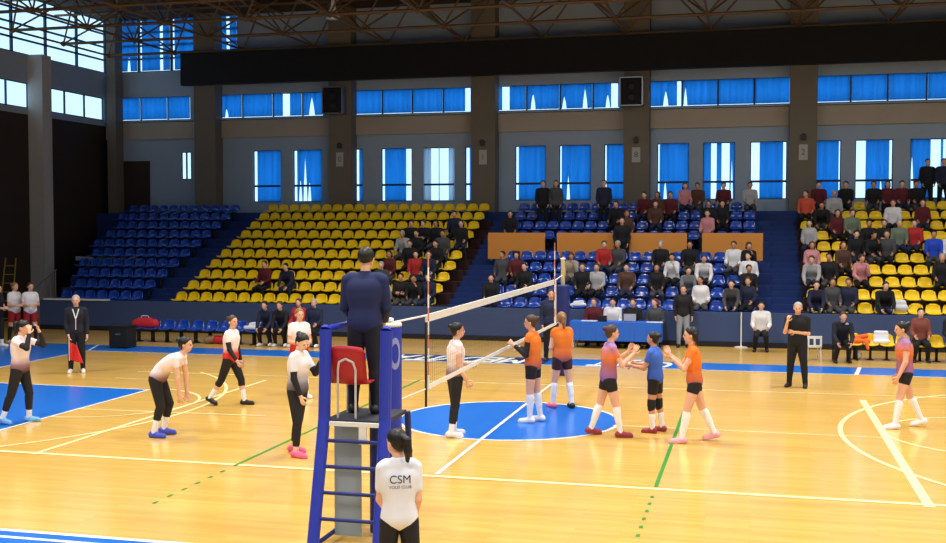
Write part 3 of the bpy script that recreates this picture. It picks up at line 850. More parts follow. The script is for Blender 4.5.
strip(b, [(1.9, -.15), (6.33, -.2)], .05, .0044); strip(b, [(-8.02, -.9), (-4.3, -.75)], .05, .0044)
strip(b, arc(-8.02, 0, 1.78, -90, 90), .06, .0046); strip(b, arc(8.15, 0.35, 1.8, 90, 270), .06, .0042)
strip(b, arc(11.85, 0, 6.2, 128, 232, 60), .08, .0046); strip(b, arc(-12.2, -.6, 6.3, -42, 52, 60), .07, .0047)
struct(b.build('floor_line_marking', M_line))
b = MB()
strip(b, [(3, -4.5), (3, 4.4)], .055, .0049); strip(b, [(-2.95, -4.7), (-2.95, 4.4)], .055, .0049)
for k in range(6):
    for x in (3.0, -2.95): strip(b, [(x, -5.0 - .36 * k), (x, -5.11 - .36 * k)], .045, .0049)
struct(b.build('floor_line_marking', M_green))
def lettering(text, name, m, size, parent=None):
    cu = bpy.data.curves.new(name, 'FONT'); cu.body = text; cu.size = size; cu.align_x = 'LEFT'; cu.shear = .3; cu.offset = size * .035
    o = text_mesh(name, cu); o.data.materials.append(m)
    if parent: o.parent = parent
    return o
for txt, ua, ub in (('CUJET', 588, 672), ('MEDVITA', 393, 530)):
    o = struct(lettering(txt, 'floor_lettering', M_linew, 1.5))
    xe, xs0 = wx(ua, 357 if ua < 500 else 362, 8.35), wx(ub, 360 if ub < 600 else 364, 8.35)
    v0, v1 = min(v.co.x for v in o.data.vertices), max(v.co.x for v in o.data.vertices); s = (xs0 - xe) / (v1 - v0)
    o.rotation_euler.z = PI; o.location = (xs0 + v0 * s, 8.86, .0052); o.scale = (s, 1, 1)

# ================================================================== NET, POSTS, REFEREE STAND
M_pad = mat('royal_blue_padding', (40, 56, 170), .45, vary=.05)
M_pad2 = mat('navy_blue_padding', (28, 40, 110), .5, vary=.05)
M_lil = mat('pale_blue_print', (150, 158, 214), .5)
net = empty('volleyball_net', (0, 0, 0)); tag(net, 'volleyball net with white tapes stretched across the court over the blue circle', 'net')
YE = 5.0
b = MB(); b.box(-.012, .012, -YE, YE, 2.15, 2.25); b.build('top_tape', M_white, net)
b = MB(); b.box(-.008, .008, -YE, YE, 1.24, 1.30); b.build('bottom_tape', M_white, net)
b = MB()
for k in range(98):
    y = -YE + 2 * YE * k / 97; b.box(-.0008, .0008, y - .0008, y + .0008, 1.29, 2.16)
for k in range(1, 9): b.box(-.0008, .0008, -YE, YE, 1.29 + .0967 * k - .0008, 1.29 + .0967 * k + .0008)
o = b.build('cord_mesh', M_dark, net)
for y in (-YE, YE):
    b = MB(); b.box(-.01, .01, y - .025, y + .025, 1.02 if y < 0 else 1.24, 2.15); b.build('side_band', M_dark if y < 0 else M_white, net)
for a, c, r in (((0, -YE, 2.24), (0, -6.6, 2.27), .012), ((0, YE, 2.24), (0, 5.85, 2.3), .012), ((0, -YE, 1.26), (0, -6.5, 1.30), .008), ((0, YE, 1.26), (0, 5.84, 1.30), .008)):
    b = MB(); b.tube(a, c, r, 6); b.build('cable', M_white, net)
for y, yy in ((-4.95, 0), (4.75, 1)):
    a = MB()
    for k in range(10): a.tube((0.02, y, 1.26 + .18 * k), (0.02, y, 1.44 + .18 * k), .011, 6, mi=k % 2)
    a.build('antenna', [M_white, mat('antenna_red', (206, 128, 104), .5)], net)
def post(x, y, pad_m, ptop, top, label, near):
    s = empty('net_post', (x, y, 0)); tag(s, label, 'post', 'padded net posts')
    k = MB(); k.tube((0, 0, 0), (0, 0, top), .045, 14); k.build('pole', mat('pale_gold_post', (206, 190, 140), .4), s, smooth=False)
    k = MB(); k.lathe([(.06, .01), (.15, .01), (.155, .05), (.155, ptop - .04), (.145, ptop), (.06, ptop)], n=24); k.build('padding', pad_m, s, smooth=True)
    k = MB(); k.lathe([(.02, top), (.06, top), (.06, top + .03), (.02, top + .04)], n=14); k.build('cap', M_white, s)
    if near:
        k = MB(); k.lathe([(.12, ptop + .001), (.157, ptop - .035), (.158, ptop - .01), (.150, ptop + .006), (.12, ptop + .008)], n=24); k.build('rim', M_white, s, smooth=True)
        k = MB(); n = 28; a0 = math.radians(-42)
        for i in range(n):
            t0, t1 = 2 * PI * i / n, 2 * PI * (i + 1) / n
            P = lambda t, f: (.159 * math.cos(a0 + .50 * f * math.cos(t)), .159 * math.sin(a0 + .50 * f * math.cos(t)), 1.92 + .19 * f * math.sin(t))
            k.quad(P(t0, 1), P(t1, 1), P(t1, .62), P(t0, .62))
        k.build('emblem', M_lil, s)
        k = MB(); k.box(-.04, .04, .14, .24, 1.05, 1.25); k.tube((0, .24, 1.15), (.14, .26, 1.15), .012, 8); k.build('winch', M_steel, s)
    return s
post(0, -6.55, M_pad, 2.27, 2.30, 'blue padded net post with a pale oval emblem behind the referee stand', True)
post(0, 5.95, M_pad2, 2.08, 2.66, 'far net post with pale pole top and dark blue padding', False)

st = empty('referee_stand', (.17, -7.95, 0)); tag(st, 'blue padded referee stand with ladder rungs and a raised platform', 'stand')
for sx in (-.37, .31):
    k = MB(); k.tube((sx * 1.06, -.46, .02), (sx, -.16, 1.38), .065, 12); k.tube((sx, -.16, 1.38), (sx, -.10, 2.33), .065, 12); k.tube((sx, -.10, 2.33), (sx, -.08, 2.36), .06, 12, .04)
    k.build('rail', M_pad, st, smooth=False)
    if sx < 0:
        k = MB(); k.tube((sx, -.08, 2.33), (sx, .62, 2.33), .035, 10); k.tube((sx, .62, 2.36), (sx, .62, 1.36), .03, 10); k.build('guard_bar', M_pad, st)
    k = MB(); k.tube((sx, .62, 1.36), (sx, .78, .02), .035, 10); k.build('rear_leg', M_pad2, st)
    k = MB(); k.tube((sx * 1.06, -.44, .08), (sx, .77, .10), .025, 8); k.build('base_bar', M_pad2, st)
for k_ in range(5):
    z = .10 + .265 * k_; t = z / 1.38
    k = MB(); y = -.46 + .30 * t; k.tube((-.385, y, z), (.32, y, z), .020, 10); k.build('rung', M_pad2, st)
k = MB(); k.box(-.36, .30, -.16, .62, 1.335, 1.38); k.build('platform', mat('dark_platform', (44, 46, 54), .7), st, .008)
k = MB(); k.box(-.30, .30, -.20, -.165, 1.315, 1.36); k.box(.03, .11, -.195, -.165, 1.13, 1.315); k.build('step_bracket', M_white, st)
k = MB(); k.box(-.36, -.05, .10, .115, .06, 1.33); k.build('panel', mat('grey_blue_panel', (150, 164, 172), .6), st)
k = MB(); k.tube((.02, .40, .04), (.02, .40, 1.33), .075, 12); k.build('column', M_pad2, st)
M_red = mat('red_plastic', (176, 32, 40), .4)
ch = MB()
prof = [(-.10, 2.16), (-.08, 2.08), (-.03, 1.84), (.02, 1.755), (.10, 1.735), (.34, 1.745), (.38, 1.735)]
vs, fs = [], []
for j, (y, z) in enumerate(prof):
    for i in range(7):
        s_ = -1 + i / 3; w_ = .205 * (1 if j else .85)
        vs.append((-.15 + s_ * w_, y + (.03 * s_ * s_ if j < 3 else 0), z + (.025 * s_ * s_ if j > 3 else -.02 * s_ * s_ * (j == 0))))
for j in range(len(prof) - 1):
    for i in range(6): a = j * 7 + i; fs.append((a, a + 1, a + 8, a + 7))
ch.add(vs, fs); o = ch.build('chair_seat', M_red, st, smooth=True); md = o.modifiers.new('shell', 'SOLIDIFY'); md.thickness = .02
M_tube = mat('pale_tube', (214, 206, 200), .35)
k = MB(); k.path([(-.25, -.07, 1.38), (-.25, -.065, 1.90), (-.23, -.085, 1.98), (-.15, -.10, 2.02), (-.07, -.085, 1.98), (-.05, -.065, 1.90), (-.05, -.07, 1.38)], .013, 8); k.build('chair_frame', M_tube, st)
for sx in (-.28, -.02): k = MB(); k.tube((sx, .30, 1.38), (sx, .30, 1.735), .013, 8); k.build('chair_leg', M_tube, st)

# ================================================================== FURNITURE AT THE COURT EDGE
def team_bench(u0, u1, vb, n, m, label):
    Yb = ground(.5 * (u0 + u1), vb).y; x0, x1 = wx(u0, vb, Yb), wx(u1, vb, Yb)
    s = empty('team_bench', ((x0 + x1) / 2, Yb, 0)); tag(s, label, 'bench')
    w_ = (x1 - x0) / 2; p = 2 * w_ / n
    k = MB(); k.box(-w_, w_, -.03, .03, .33, .38); k.build('beam', M_dark, s)
    for x in np.linspace(-w_ + .25, w_ - .25, max(2, n // 3)):
        k = MB(); k.box(x - .03, x + .03, -.03, .03, .03, .33); k.box(x - .03, x + .03, -.22, .22, 0, .03); k.build('leg', M_dark, s)
    pos = []
    me = protos[m].data
    for i in range(n):
        x = -w_ + p * (i + .5); o = bpy.data.objects.new('seat', me); col.objects.link(o); o.parent = s; o.location = (x, .02, 0); o.scale = (p / .447 * .98, 1, 1)
        pos.append(Vector((s.location.x + x, Yb + .02, 0)))
    return pos
BL = team_bench(131, 322, 344, 13, M_seat_b, 'long bench of blue plastic seats along the slate blue wall')
BR = team_bench(846, 962, 361, 7, M_seat_y, 'bench of yellow plastic seats beside the coaches')
def blob(name, caps, m, vox=.02, k=.04):
    S = Sculpt()
    for q in caps: S.cap(*q, k=k)
    return link_mesh(name, S.mesh(name, vox), m)
def on_bench(p, dx=0, z=.43): return (p.x + dx, p.y - .02, z)
o = blob('sports_bag', [((-.30, 0, .12), (.30, 0, .13), .13, .14), ((-.2, 0, .2), (.15, 0, .22), .10, .09)], mat('red_bag_cloth', (196, 34, 48), .6, vary=.12)); o.location = on_bench(BL[0], .25, .41)
tag(o, 'red sports bag lying on the end of the blue bench', 'bag')
b = MB(); b.path([(-.15, 0, .27), (-.1, -.02, .36), (.1, -.02, .36), (.15, 0, .27)], .012); s2 = b.build('strap', M_white, o)
o = blob('white_jacket', [((-.24, 0, .06), (.22, 0, .05), .06, .06), ((-.1, .08, .14), (.16, .05, .18), .07, .06), ((.2, -.08, .06), (.28, -.16, .0), .05, .03)], mat('white_jacket_cloth', (226, 226, 232), .85)); o.location = on_bench(BL[8], -.02, .43)
tag(o, 'white jacket crumpled on the blue bench', 'jacket')
o = blob('sports_bag', [((-.18, 0, .12), (.18, 0, .12), .12, .11)], mat('red_bag_cloth', (196, 34, 48), .6)); o.location = (BL[6].x - .05, BL[6].y - .05, 0.005); tag(o, 'small red bag on the floor under the blue bench', 'bag')
o = blob('sports_bag', [((-.10, 0, .11), (.12, 0, .14), .11, .10)], mat('beige_bag_cloth', (150, 120, 90), .7)); o.location = (BL[5].x + .05, BL[5].y - .05, .005); tag(o, 'beige bag on the floor under the blue bench', 'bag')
o = blob('orange_jacket', [((-.16, 0, .05), (.16, 0, .05), .06, .06), ((-.12, .1, .12), (.12, .1, .18), .06, .06), ((.1, -.14, .03), (.14, -.2, -.12), .05, .04)], mat('orange_jacket_cloth', (232, 106, 40), .8)); o.location = on_bench(BR[1], -.22, .43)
tag(o, 'orange jacket lying on the yellow bench', 'jacket')
o = blob('white_jacket', [((-.15, -.02, .05), (.15, -.02, .05), .06, .06), ((-.14, .11, .10), (.14, .11, .10), .05, .05), ((-.14, .13, .18), (.14, .13, .18), .05, .05), ((-.13, .14, .27), (.13, .14, .27), .05, .05)], MATS['white_jacket_cloth']); o.location = on_bench(BR[1], .26, .43)
tag(o, 'white jacket hung over the yellow bench', 'jacket')
o = MB()
def ball(loc, label):
    k = MB(); k.lathe([(max(.001, .105 * math.sin(PI * i / 12)), .105 - .105 * math.cos(PI * i / 12)) for i in range(13)], n=20); q = k.build('volleyball', mat('white_ball_leather', (236, 232, 220), .45), smooth=True); q.location = loc; return tag(q, label, 'ball')
ball((BR[1].x - .3, BR[1].y + .1, 0), 'white volleyball on the floor under the yellow bench')
p = ground(118, 348.5)
k = MB(); k.box(-.28, .28, -.25, .25, .03, .60); k.box(-.30, .30, -.27, .27, .60, .64)
for x in (-.24, .24):
    for y in (-.2, .2): k.box(x - .03, x + .03, y - .03, y + .03, 0, .03)
o = k.build('equipment_box', M_dark, None, .012, loc=(p.x, p.y + .25, 0)); tag(o, 'black box standing beside the blue bench', 'box')
k = MB(); k.box(-.08, .08, -.01, .0, .38, .42); k.build('handle', M_steel, o).location.y = -.25
# score table
p0, p1 = ground(570, 349), ground(661, 349); TY = p0.y * .5 + p1.y * .5; tx0, tx1 = wx(570, 340, TY), wx(661, 340, TY); tw = (tx1 - tx0) / 2; tcx = (tx0 + tx1) / 2
tb = empty('score_table', (tcx, TY + .3, 0)); tag(tb, 'long score table behind the court', 'table')
k = MB(); k.box(-tw + .03, tw - .03, -.30, .30, .715, .74); k.build('tabletop', mat('table_board', (150, 130, 100), .6), tb)
for x in (-tw + .12, tw - .12):
    for y in (-.24, .24): k = MB(); k.tube((x, y, 0), (x, y, .715), .02, 8); k.build('leg', M_steel, tb)
k = MB(); z0 = .22; n = 40
for i in range(n):
    xa, xb = -tw + 2 * tw * i / n, -tw + 2 * tw * (i + 1) / n; f = lambda x: -.325 + .012 * math.sin(x * 17) + .006 * math.sin(x * 41)
    k.quad((xa, f(xa), z0), (xb, f(xb), z0), (xb, -.31, .745), (xa, -.31, .745)); k.quad((xa, -.31, .745), (xb, -.31, .745), (xb, .31, .745), (xa, .31, .745))
for x in (-tw, tw): k.quad((x, -.32, z0), (x, -.31, .745), (x, .31, .745), (x, .32, z0))
o = k.build('tablecloth', mat('bright_blue_cloth', (40, 104, 214), .7, vary=.06)); o.location = tb.location; tag(o, 'bright blue cloth draped over the score table', 'tablecloth')
def on_table(u, d=0): return (wx(u, 325, TY + .3), TY + .3 + d, .749)
for u, m, lab in ((590, M_white, 'white paper sheet in front of the maroon official'), (655, M_white, 'white paper sheet at the table end by the dark official')):
    k = MB(); k.box(-.22, .22, -.12, .12, 0, .012); o = k.build('paper_stack', m, None); o.location = on_table(u, -.1); tag(o, lab, 'paper')
lp = empty('laptop', on_table(630, -.05)); tag(lp, 'grey laptop open on the blue score table', 'laptop')
k = MB(); k.box(-.17, .17, -.0, .24, 0, .018); k.build('keyboard_base', M_steel, lp); k = MB(); k.box(-.17, .17, -.012, 0, .018, .22); k.build('lid', mat('pale_laptop_lid', (176, 180, 188), .4), lp)
k = MB(); k.box(-.12, .12, -.06, .06, 0, .16); k.box(-.10, .10, -.065, -.06, .02, .14); o = k.build('score_box', M_dark, None, .006); o.location = on_table(603, -.12); tag(o, 'small black score box on the blue score table', 'scoreboard')
p = ground(741, 347.5)
k = MB(); k.lathe([(.18, 0), (.18, .02), (.03, .04), (.02, .06), (.02, .98), (.03, 1.0)], n=16); o = k.build('barrier_post', M_white, None, smooth=False, loc=(p.x, p.y, 0)); tag(o, 'thin white post on a round foot by the slate wall', 'post')
# white plastic chair with slotted back
p = ground(813, 361)
wc = empty('plastic_chair', (p.x, p.y + .2, 0), PI + .2); tag(wc, 'small white plastic chair with slotted back between the two coaches', 'chair')
k = MB(); k.box(-.21, .21, -.2, .2, .37, .40); k.build('seat', M_white, wc, .01); wc.scale = (.88, .88, .88)
k = MB(); k.box(-.21, .21, .19, .22, .40, .46); k.box(-.21, .21, .19, .22, .64, .72)
for x in (-.18, 0, .18): k.box(x - .03, x + .03, .19, .22, .46, .64)
k.build('backrest', M_white, wc, .008)
for x in (-.18, .18):
    for y in (-.17, .17): k = MB(); k.tube((x * 1.1, y * 1.1, 0), (x, y, .37), .018, 8); k.build('leg', M_white, wc)
# dark corner: ladder and handrail
p = onX(4, 290, -20.9)
ld = empty('step_ladder', (-20.9, p.y, 0), .3); tag(ld, 'yellow step ladder leaning in the dark corner passage', 'ladder')
M_lad = mat('dull_yellow_ladder', (150, 122, 40), .5)
for x in (-.22, .22):
    k = MB(); k.tube((x, 0, 0), (x * .8, .7, 2.3), .025, 8); k.build('rail', M_lad, ld)
for i in range(7):
    t = (i + .7) / 7.6; k = MB(); k.tube((-.21, .7 * t, 2.3 * t), (.21, .7 * t, 2.3 * t), .018, 6); k.build('rung', M_lad, ld)
hr = empty('handrail', (-18.95, 12.99, 0)); tag(hr, 'grey steel handrail at the end of the slate wall', 'railing')
for i in range(5): k = MB(); k.tube((0, .28 * i, .0 if i else 0), (0, .28 * i, 1.35 + .14 * i), .016, 8); k.build('post', M_steel, hr)
k = MB(); k.tube((0, -.05, 1.33), (0, 1.18, 1.93), .022, 8); k.build('top_bar', M_steel, hr)

# ================================================================== PEOPLE ON THE FLOOR
def arms(L, R=None):
    if R is None: R = tuple((-v[0], v[1], v[2]) if isinstance(v, tuple) else v for v in L)
    return dict(L=L, R=R)
HANG = ((-.16, 0, -1), (-.05, .25, -1))
CLAP = ((-.12, .45, -.80), (.20, .75, .70), (.10, .45, .9), (.9, .2, -.1), .15)
FACE = ((-.25, .80, -.25), (.42, -.05, 1), (.35, -.2, 1), (.6, -.6, 0), .35)
FRONT = ((-.14, .08, -1), (.35, .85, -.05), (.6, .6, .1), (.3, -.6, -.3), .5)
g = ground
f = Figure(1.80, lean=3, head=(0, -14), arms=arms(FACE), legs=dict(L=(10, 7, 14), R=(-12, 7, 8)))
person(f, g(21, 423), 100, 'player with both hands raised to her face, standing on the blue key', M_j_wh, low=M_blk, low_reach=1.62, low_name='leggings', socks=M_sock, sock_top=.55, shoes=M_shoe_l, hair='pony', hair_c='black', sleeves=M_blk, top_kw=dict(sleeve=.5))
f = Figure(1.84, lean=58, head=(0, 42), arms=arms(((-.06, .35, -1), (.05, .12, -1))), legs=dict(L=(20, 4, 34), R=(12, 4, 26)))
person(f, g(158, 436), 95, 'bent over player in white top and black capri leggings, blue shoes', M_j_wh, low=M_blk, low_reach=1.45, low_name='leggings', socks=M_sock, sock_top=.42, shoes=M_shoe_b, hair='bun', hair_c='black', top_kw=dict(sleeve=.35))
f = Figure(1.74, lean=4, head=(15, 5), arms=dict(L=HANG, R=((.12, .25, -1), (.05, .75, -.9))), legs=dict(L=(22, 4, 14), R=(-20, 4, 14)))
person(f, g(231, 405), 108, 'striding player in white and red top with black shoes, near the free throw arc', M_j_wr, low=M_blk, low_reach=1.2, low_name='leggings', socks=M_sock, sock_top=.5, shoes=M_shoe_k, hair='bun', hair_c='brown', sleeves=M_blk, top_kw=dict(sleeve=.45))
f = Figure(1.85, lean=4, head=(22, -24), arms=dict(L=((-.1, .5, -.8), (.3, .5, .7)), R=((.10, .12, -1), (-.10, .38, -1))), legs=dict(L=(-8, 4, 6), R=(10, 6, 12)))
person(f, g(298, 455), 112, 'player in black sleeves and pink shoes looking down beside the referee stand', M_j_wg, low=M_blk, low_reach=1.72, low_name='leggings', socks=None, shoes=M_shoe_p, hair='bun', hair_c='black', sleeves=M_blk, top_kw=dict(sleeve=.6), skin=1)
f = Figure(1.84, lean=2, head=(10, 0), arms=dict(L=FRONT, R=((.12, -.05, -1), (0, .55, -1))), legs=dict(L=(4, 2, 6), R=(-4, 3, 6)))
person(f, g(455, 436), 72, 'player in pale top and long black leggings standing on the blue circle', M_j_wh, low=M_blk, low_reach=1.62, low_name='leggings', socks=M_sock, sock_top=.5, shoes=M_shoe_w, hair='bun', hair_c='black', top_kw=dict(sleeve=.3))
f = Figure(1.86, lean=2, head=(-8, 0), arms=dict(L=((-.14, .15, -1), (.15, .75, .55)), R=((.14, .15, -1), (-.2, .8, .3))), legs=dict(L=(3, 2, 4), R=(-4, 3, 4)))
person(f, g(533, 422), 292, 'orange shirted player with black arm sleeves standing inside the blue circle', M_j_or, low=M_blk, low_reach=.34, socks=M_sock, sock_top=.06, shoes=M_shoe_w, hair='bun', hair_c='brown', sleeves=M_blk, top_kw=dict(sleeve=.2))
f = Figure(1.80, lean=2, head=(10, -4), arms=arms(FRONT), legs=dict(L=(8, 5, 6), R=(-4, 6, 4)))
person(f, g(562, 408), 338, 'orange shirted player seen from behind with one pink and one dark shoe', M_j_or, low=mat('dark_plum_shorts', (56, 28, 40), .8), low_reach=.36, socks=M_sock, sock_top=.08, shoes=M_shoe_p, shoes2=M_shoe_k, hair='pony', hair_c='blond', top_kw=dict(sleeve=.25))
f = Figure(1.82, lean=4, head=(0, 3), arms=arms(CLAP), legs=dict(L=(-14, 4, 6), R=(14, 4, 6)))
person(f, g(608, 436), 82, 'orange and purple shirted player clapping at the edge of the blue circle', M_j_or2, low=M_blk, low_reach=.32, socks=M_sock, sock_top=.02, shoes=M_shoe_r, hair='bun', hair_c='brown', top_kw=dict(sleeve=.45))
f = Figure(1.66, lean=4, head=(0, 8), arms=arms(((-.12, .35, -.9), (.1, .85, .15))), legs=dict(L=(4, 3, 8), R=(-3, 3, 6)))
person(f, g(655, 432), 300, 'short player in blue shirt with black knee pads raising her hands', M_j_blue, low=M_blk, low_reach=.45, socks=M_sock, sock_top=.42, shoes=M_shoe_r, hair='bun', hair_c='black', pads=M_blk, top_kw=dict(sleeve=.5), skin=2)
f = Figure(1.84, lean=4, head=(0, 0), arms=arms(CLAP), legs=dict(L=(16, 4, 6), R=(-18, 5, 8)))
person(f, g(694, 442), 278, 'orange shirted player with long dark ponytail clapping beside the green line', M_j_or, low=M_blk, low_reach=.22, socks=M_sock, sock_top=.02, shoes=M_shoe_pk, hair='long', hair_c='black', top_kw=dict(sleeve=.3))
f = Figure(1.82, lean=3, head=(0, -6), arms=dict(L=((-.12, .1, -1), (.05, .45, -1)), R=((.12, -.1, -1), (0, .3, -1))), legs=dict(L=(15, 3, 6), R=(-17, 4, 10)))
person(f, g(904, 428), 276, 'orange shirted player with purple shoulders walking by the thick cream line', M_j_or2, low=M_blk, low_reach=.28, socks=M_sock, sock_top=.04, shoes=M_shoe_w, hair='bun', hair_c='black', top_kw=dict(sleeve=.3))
# foreground girl
f = Figure(1.66, build=.82, lean=2, head=(-34, -6), arms=dict(L=((-.05, .10, -1), (.2, .8, -.45)), R=((.05, -.08, -1), (-.08, .5, -.9))), legs=dict(L=(4, 4, 4), R=(-3, 4, 4)))
girl = person(f, by_head(399, 431, 1.66), 350, 'girl with dark ponytail in white lettered shirt beside the referee stand', mat('white_tshirt_cloth', (226, 228, 238), .85), low=M_blk, low_reach=1.95, low_name='trousers', shoes=M_shoe_w, hair='pony', hair_c='black', top_kw=dict(sleeve=.62, off=.015, loose=.004, hem=-.04), top_name='shirt')
shirt = [c for c in girl.children if c.name.startswith('shirt')][0]
bv = BVHTree.FromPolygons([v.co for v in shirt.data.vertices], [tuple(p.vertices) for p in shirt.data.polygons])
for txt, size, zz in (('CSM', .098, 1.225), ('VOLEI CLUB', .036, 1.18)):
    cu = bpy.data.curves.new('lettering', 'FONT'); cu.body = txt; cu.size = size; cu.align_x = 'CENTER'; cu.offset = 0
    lt = text_mesh('lettering', cu); lt.data.materials.append(mat('navy_print', (40, 48, 84), .8)); lt.parent = shirt
    bm = bmesh.new(); bm.from_mesh(lt.data); bmesh.ops.triangulate(bm, faces=bm.faces); bmesh.ops.subdivide_edges(bm, edges=bm.edges, cuts=1); bm.to_mesh(lt.data); bm.free()
    for v in lt.data.vertices:
        x, z = v.co.x, v.co.y + zz
        hit = bv.ray_cast(Vector((x, -1, z)), Vector((0, 1, 0)))
        v.co = (x, (hit[0].y if hit[0] else -.12) - .004, z)
    lt.data.update()
# umpire on the stand
f = Figure(1.80, lean=3, head=(6, -4), fem=False, arms=arms(((-.14, .05, -1), (.25, .75, -.55))), legs=dict(L=(2, 4, 4), R=(-2, 4, 4)))
ump = person(f, (.085, -7.62, 0), 8, 'umpire in navy jacket and dark trousers standing on the referee stand', M_refnavy, low=mat('dark_navy_trousers', (20, 24, 40), .8), low_reach=1.95, low_name='trousers', shoes=M_shoe_k, hair='short', hair_c='black', top_kw=dict(sleeve=1.9, off=.018), top_name='jacket', z=1.381)
# coaches, judges, officials
M_blacksh = mat('black_polo_cloth', (22, 22, 26), .85); M_dtr = mat('charcoal_trousers', (24, 24, 30), .85)
f = Figure(1.80, fem=False, build=1.12, head=(-10, -5), arms=dict(L=((-.12, .2, -1), (.95, .35, .1), (.9, .1, .1), (0, -1, 0), .4), R=((.15, .35, -.9), (-.3, .45, 1), (-.2, -.1, 1), (-.4, -.8, 0), .7)), legs=dict(L=(2, 7, 4), R=(0, 7, 3)))
person(f, g(797, 387), 208, 'grey haired coach in black polo with folded arms and a hand at his chin', M_blacksh, low=M_dtr, low_reach=1.95, low_name='trousers', shoes=M_shoe_k, hair='crop', hair_c='grey', top_kw=dict(sleeve=.75, off=.018), top_name='polo_shirt')
f = Figure(1.80, fem=False, head=(0, 0), arms=dict(L=((-.14, 0, -1), (-.02, .25, -1)), R=((.12, .1, -1), (-.25, .35, -1))), legs=dict(L=(0, 4, 2), R=(2, 4, 3)))
lj = person(f, g(77, 372.5), 165, 'line judge in dark tracksuit holding a red flag at the far court corner', mat('black_tracksuit_cloth', (24, 26, 40), .8), low=M_dtr, low_reach=1.95, low_name='trousers', shoes=M_shoe_w, hair='crop', hair_c='grey', top_kw=dict(sleeve=1.9, off=.016), top_name='tracksuit_top')
k = MB()
for y in (-.115,):
    for sx in (-1, 1): k.tube((.005 * sx, .135, 1.28), (.07 * sx, .11, 1.50), .014, 6)
k.tube((0, .135, 1.28), (0, .142, 1.02), .008, 6); k.build('collar', M_white, lj)
hand = f.fing[14][1]
fl = empty('judge_flag', lj.location + Matrix.Rotation(lj.rotation_euler.z, 3, 'Z') @ Vector(hand)); tag(fl, 'red flag held low by the line judge in dark tracksuit', 'flag'); fl.rotation_euler.z = lj.rotation_euler.z
k = MB(); k.tube((0, .03, .08), (0, .03, -.52), .011, 8); k.build('stick', M_white, fl)
k = MB(); n = 10
for i in range(n):
    for j in range(6):
        P = lambda a, c: (-.012 - .30 * c * (.55 + .45 * a), .03 + .025 * math.sin(c * 9 + a * 2), -.08 - .42 * a + -.10 * c)
        k.quad(P(i / n, j / 6), P((i + 1) / n, j / 6), P((i + 1) / n, (j + 1) / 6), P(i / n, (j + 1) / 6))
o = k.build('cloth', mat('red_flag_cloth', (216, 44, 40), .8), fl, smooth=True); o.modifiers.new('t', 'SOLIDIFY').thickness = .004
f = Figure(1.80, fem=False, arms=dict(L=HANG, R=((.16, 0, -1), (-.1, .3, -1))))
person(f, by_head(551, 290, 1.80), 180, 'second official in dark suit with white cuffs standing behind the far net post', M_navy, low=M_dtr, low_reach=1.95, low_name='trousers', shoes=M_shoe_k, hair='short', hair_c='brown', top_kw=dict(sleeve=1.85, off=.018), top_name='jacket', vox=.011)
f = Figure(1.74, fem=False, arms=dict(L=HANG, R=((.16, 0, -1), (-.1, .3, -1))))
person(f, (wx(683, 320, TY + .95), TY + .95, 0), 190, 'person in black top and grey jeans standing behind the end of the score table', M_blk, low=mat('pale_grey_jeans', (150, 158, 170), .85), low_reach=1.95, low_name='trousers', shoes=M_shoe_k, hair='short', hair_c='brown', top_kw=dict(sleeve=1.85, off=.018), top_name='jacket', vox=.011)
M_redsh = mat('red_shorts_cloth', (170, 36, 44), .8); M_whsh = mat('white_jersey_cloth', (238, 232, 232), .85)
for (u, v, face, lab, hc) in ((14, 283, 120, 'reserve player in white shirt and red shorts nearest the yellow ladder', 'blond'), (30, 283, 150, 'reserve player in white shirt and red shorts next to the slate wall end', 'brown'), (-3, 285, 110, 'person in dark clothes and white socks at the picture edge by the ladder', 'black')):
    f = Figure(1.76, head=(-10, -4), arms=arms(FRONT), legs=dict(L=(3, 4, 4), R=(-3, 5, 4)))
    person(f, by_head(u, v, 1.76), face, lab, M_whsh if u > 0 else M_blk, low=M_redsh if u > 0 else M_blk, low_reach=.6 if u > 0 else 1.6, low_name='shorts', socks=M_sock if u < 0 else M_blk, sock_top=.0 if u > 0 else .5, shoes=M_shoe_w, hair='bun', hair_c=hc, top_kw=dict(sleeve=.6), vox=.011)
f = Figure(1.78, head=(0, -2), arms=arms(FRONT), legs=dict(L=(3, 4, 4), R=(-3, 5, 4)))
person(f, by_head(299, 309, 1.78), 150, 'player in white shirt and red shorts standing before the blue bench', M_j_wr, low=M_redsh, low_reach=.6, socks=M_sock, sock_top=.3, shoes=M_shoe_w, hair='bun', hair_c='blond', top_kw=dict(sleeve=.5), vox=.010)

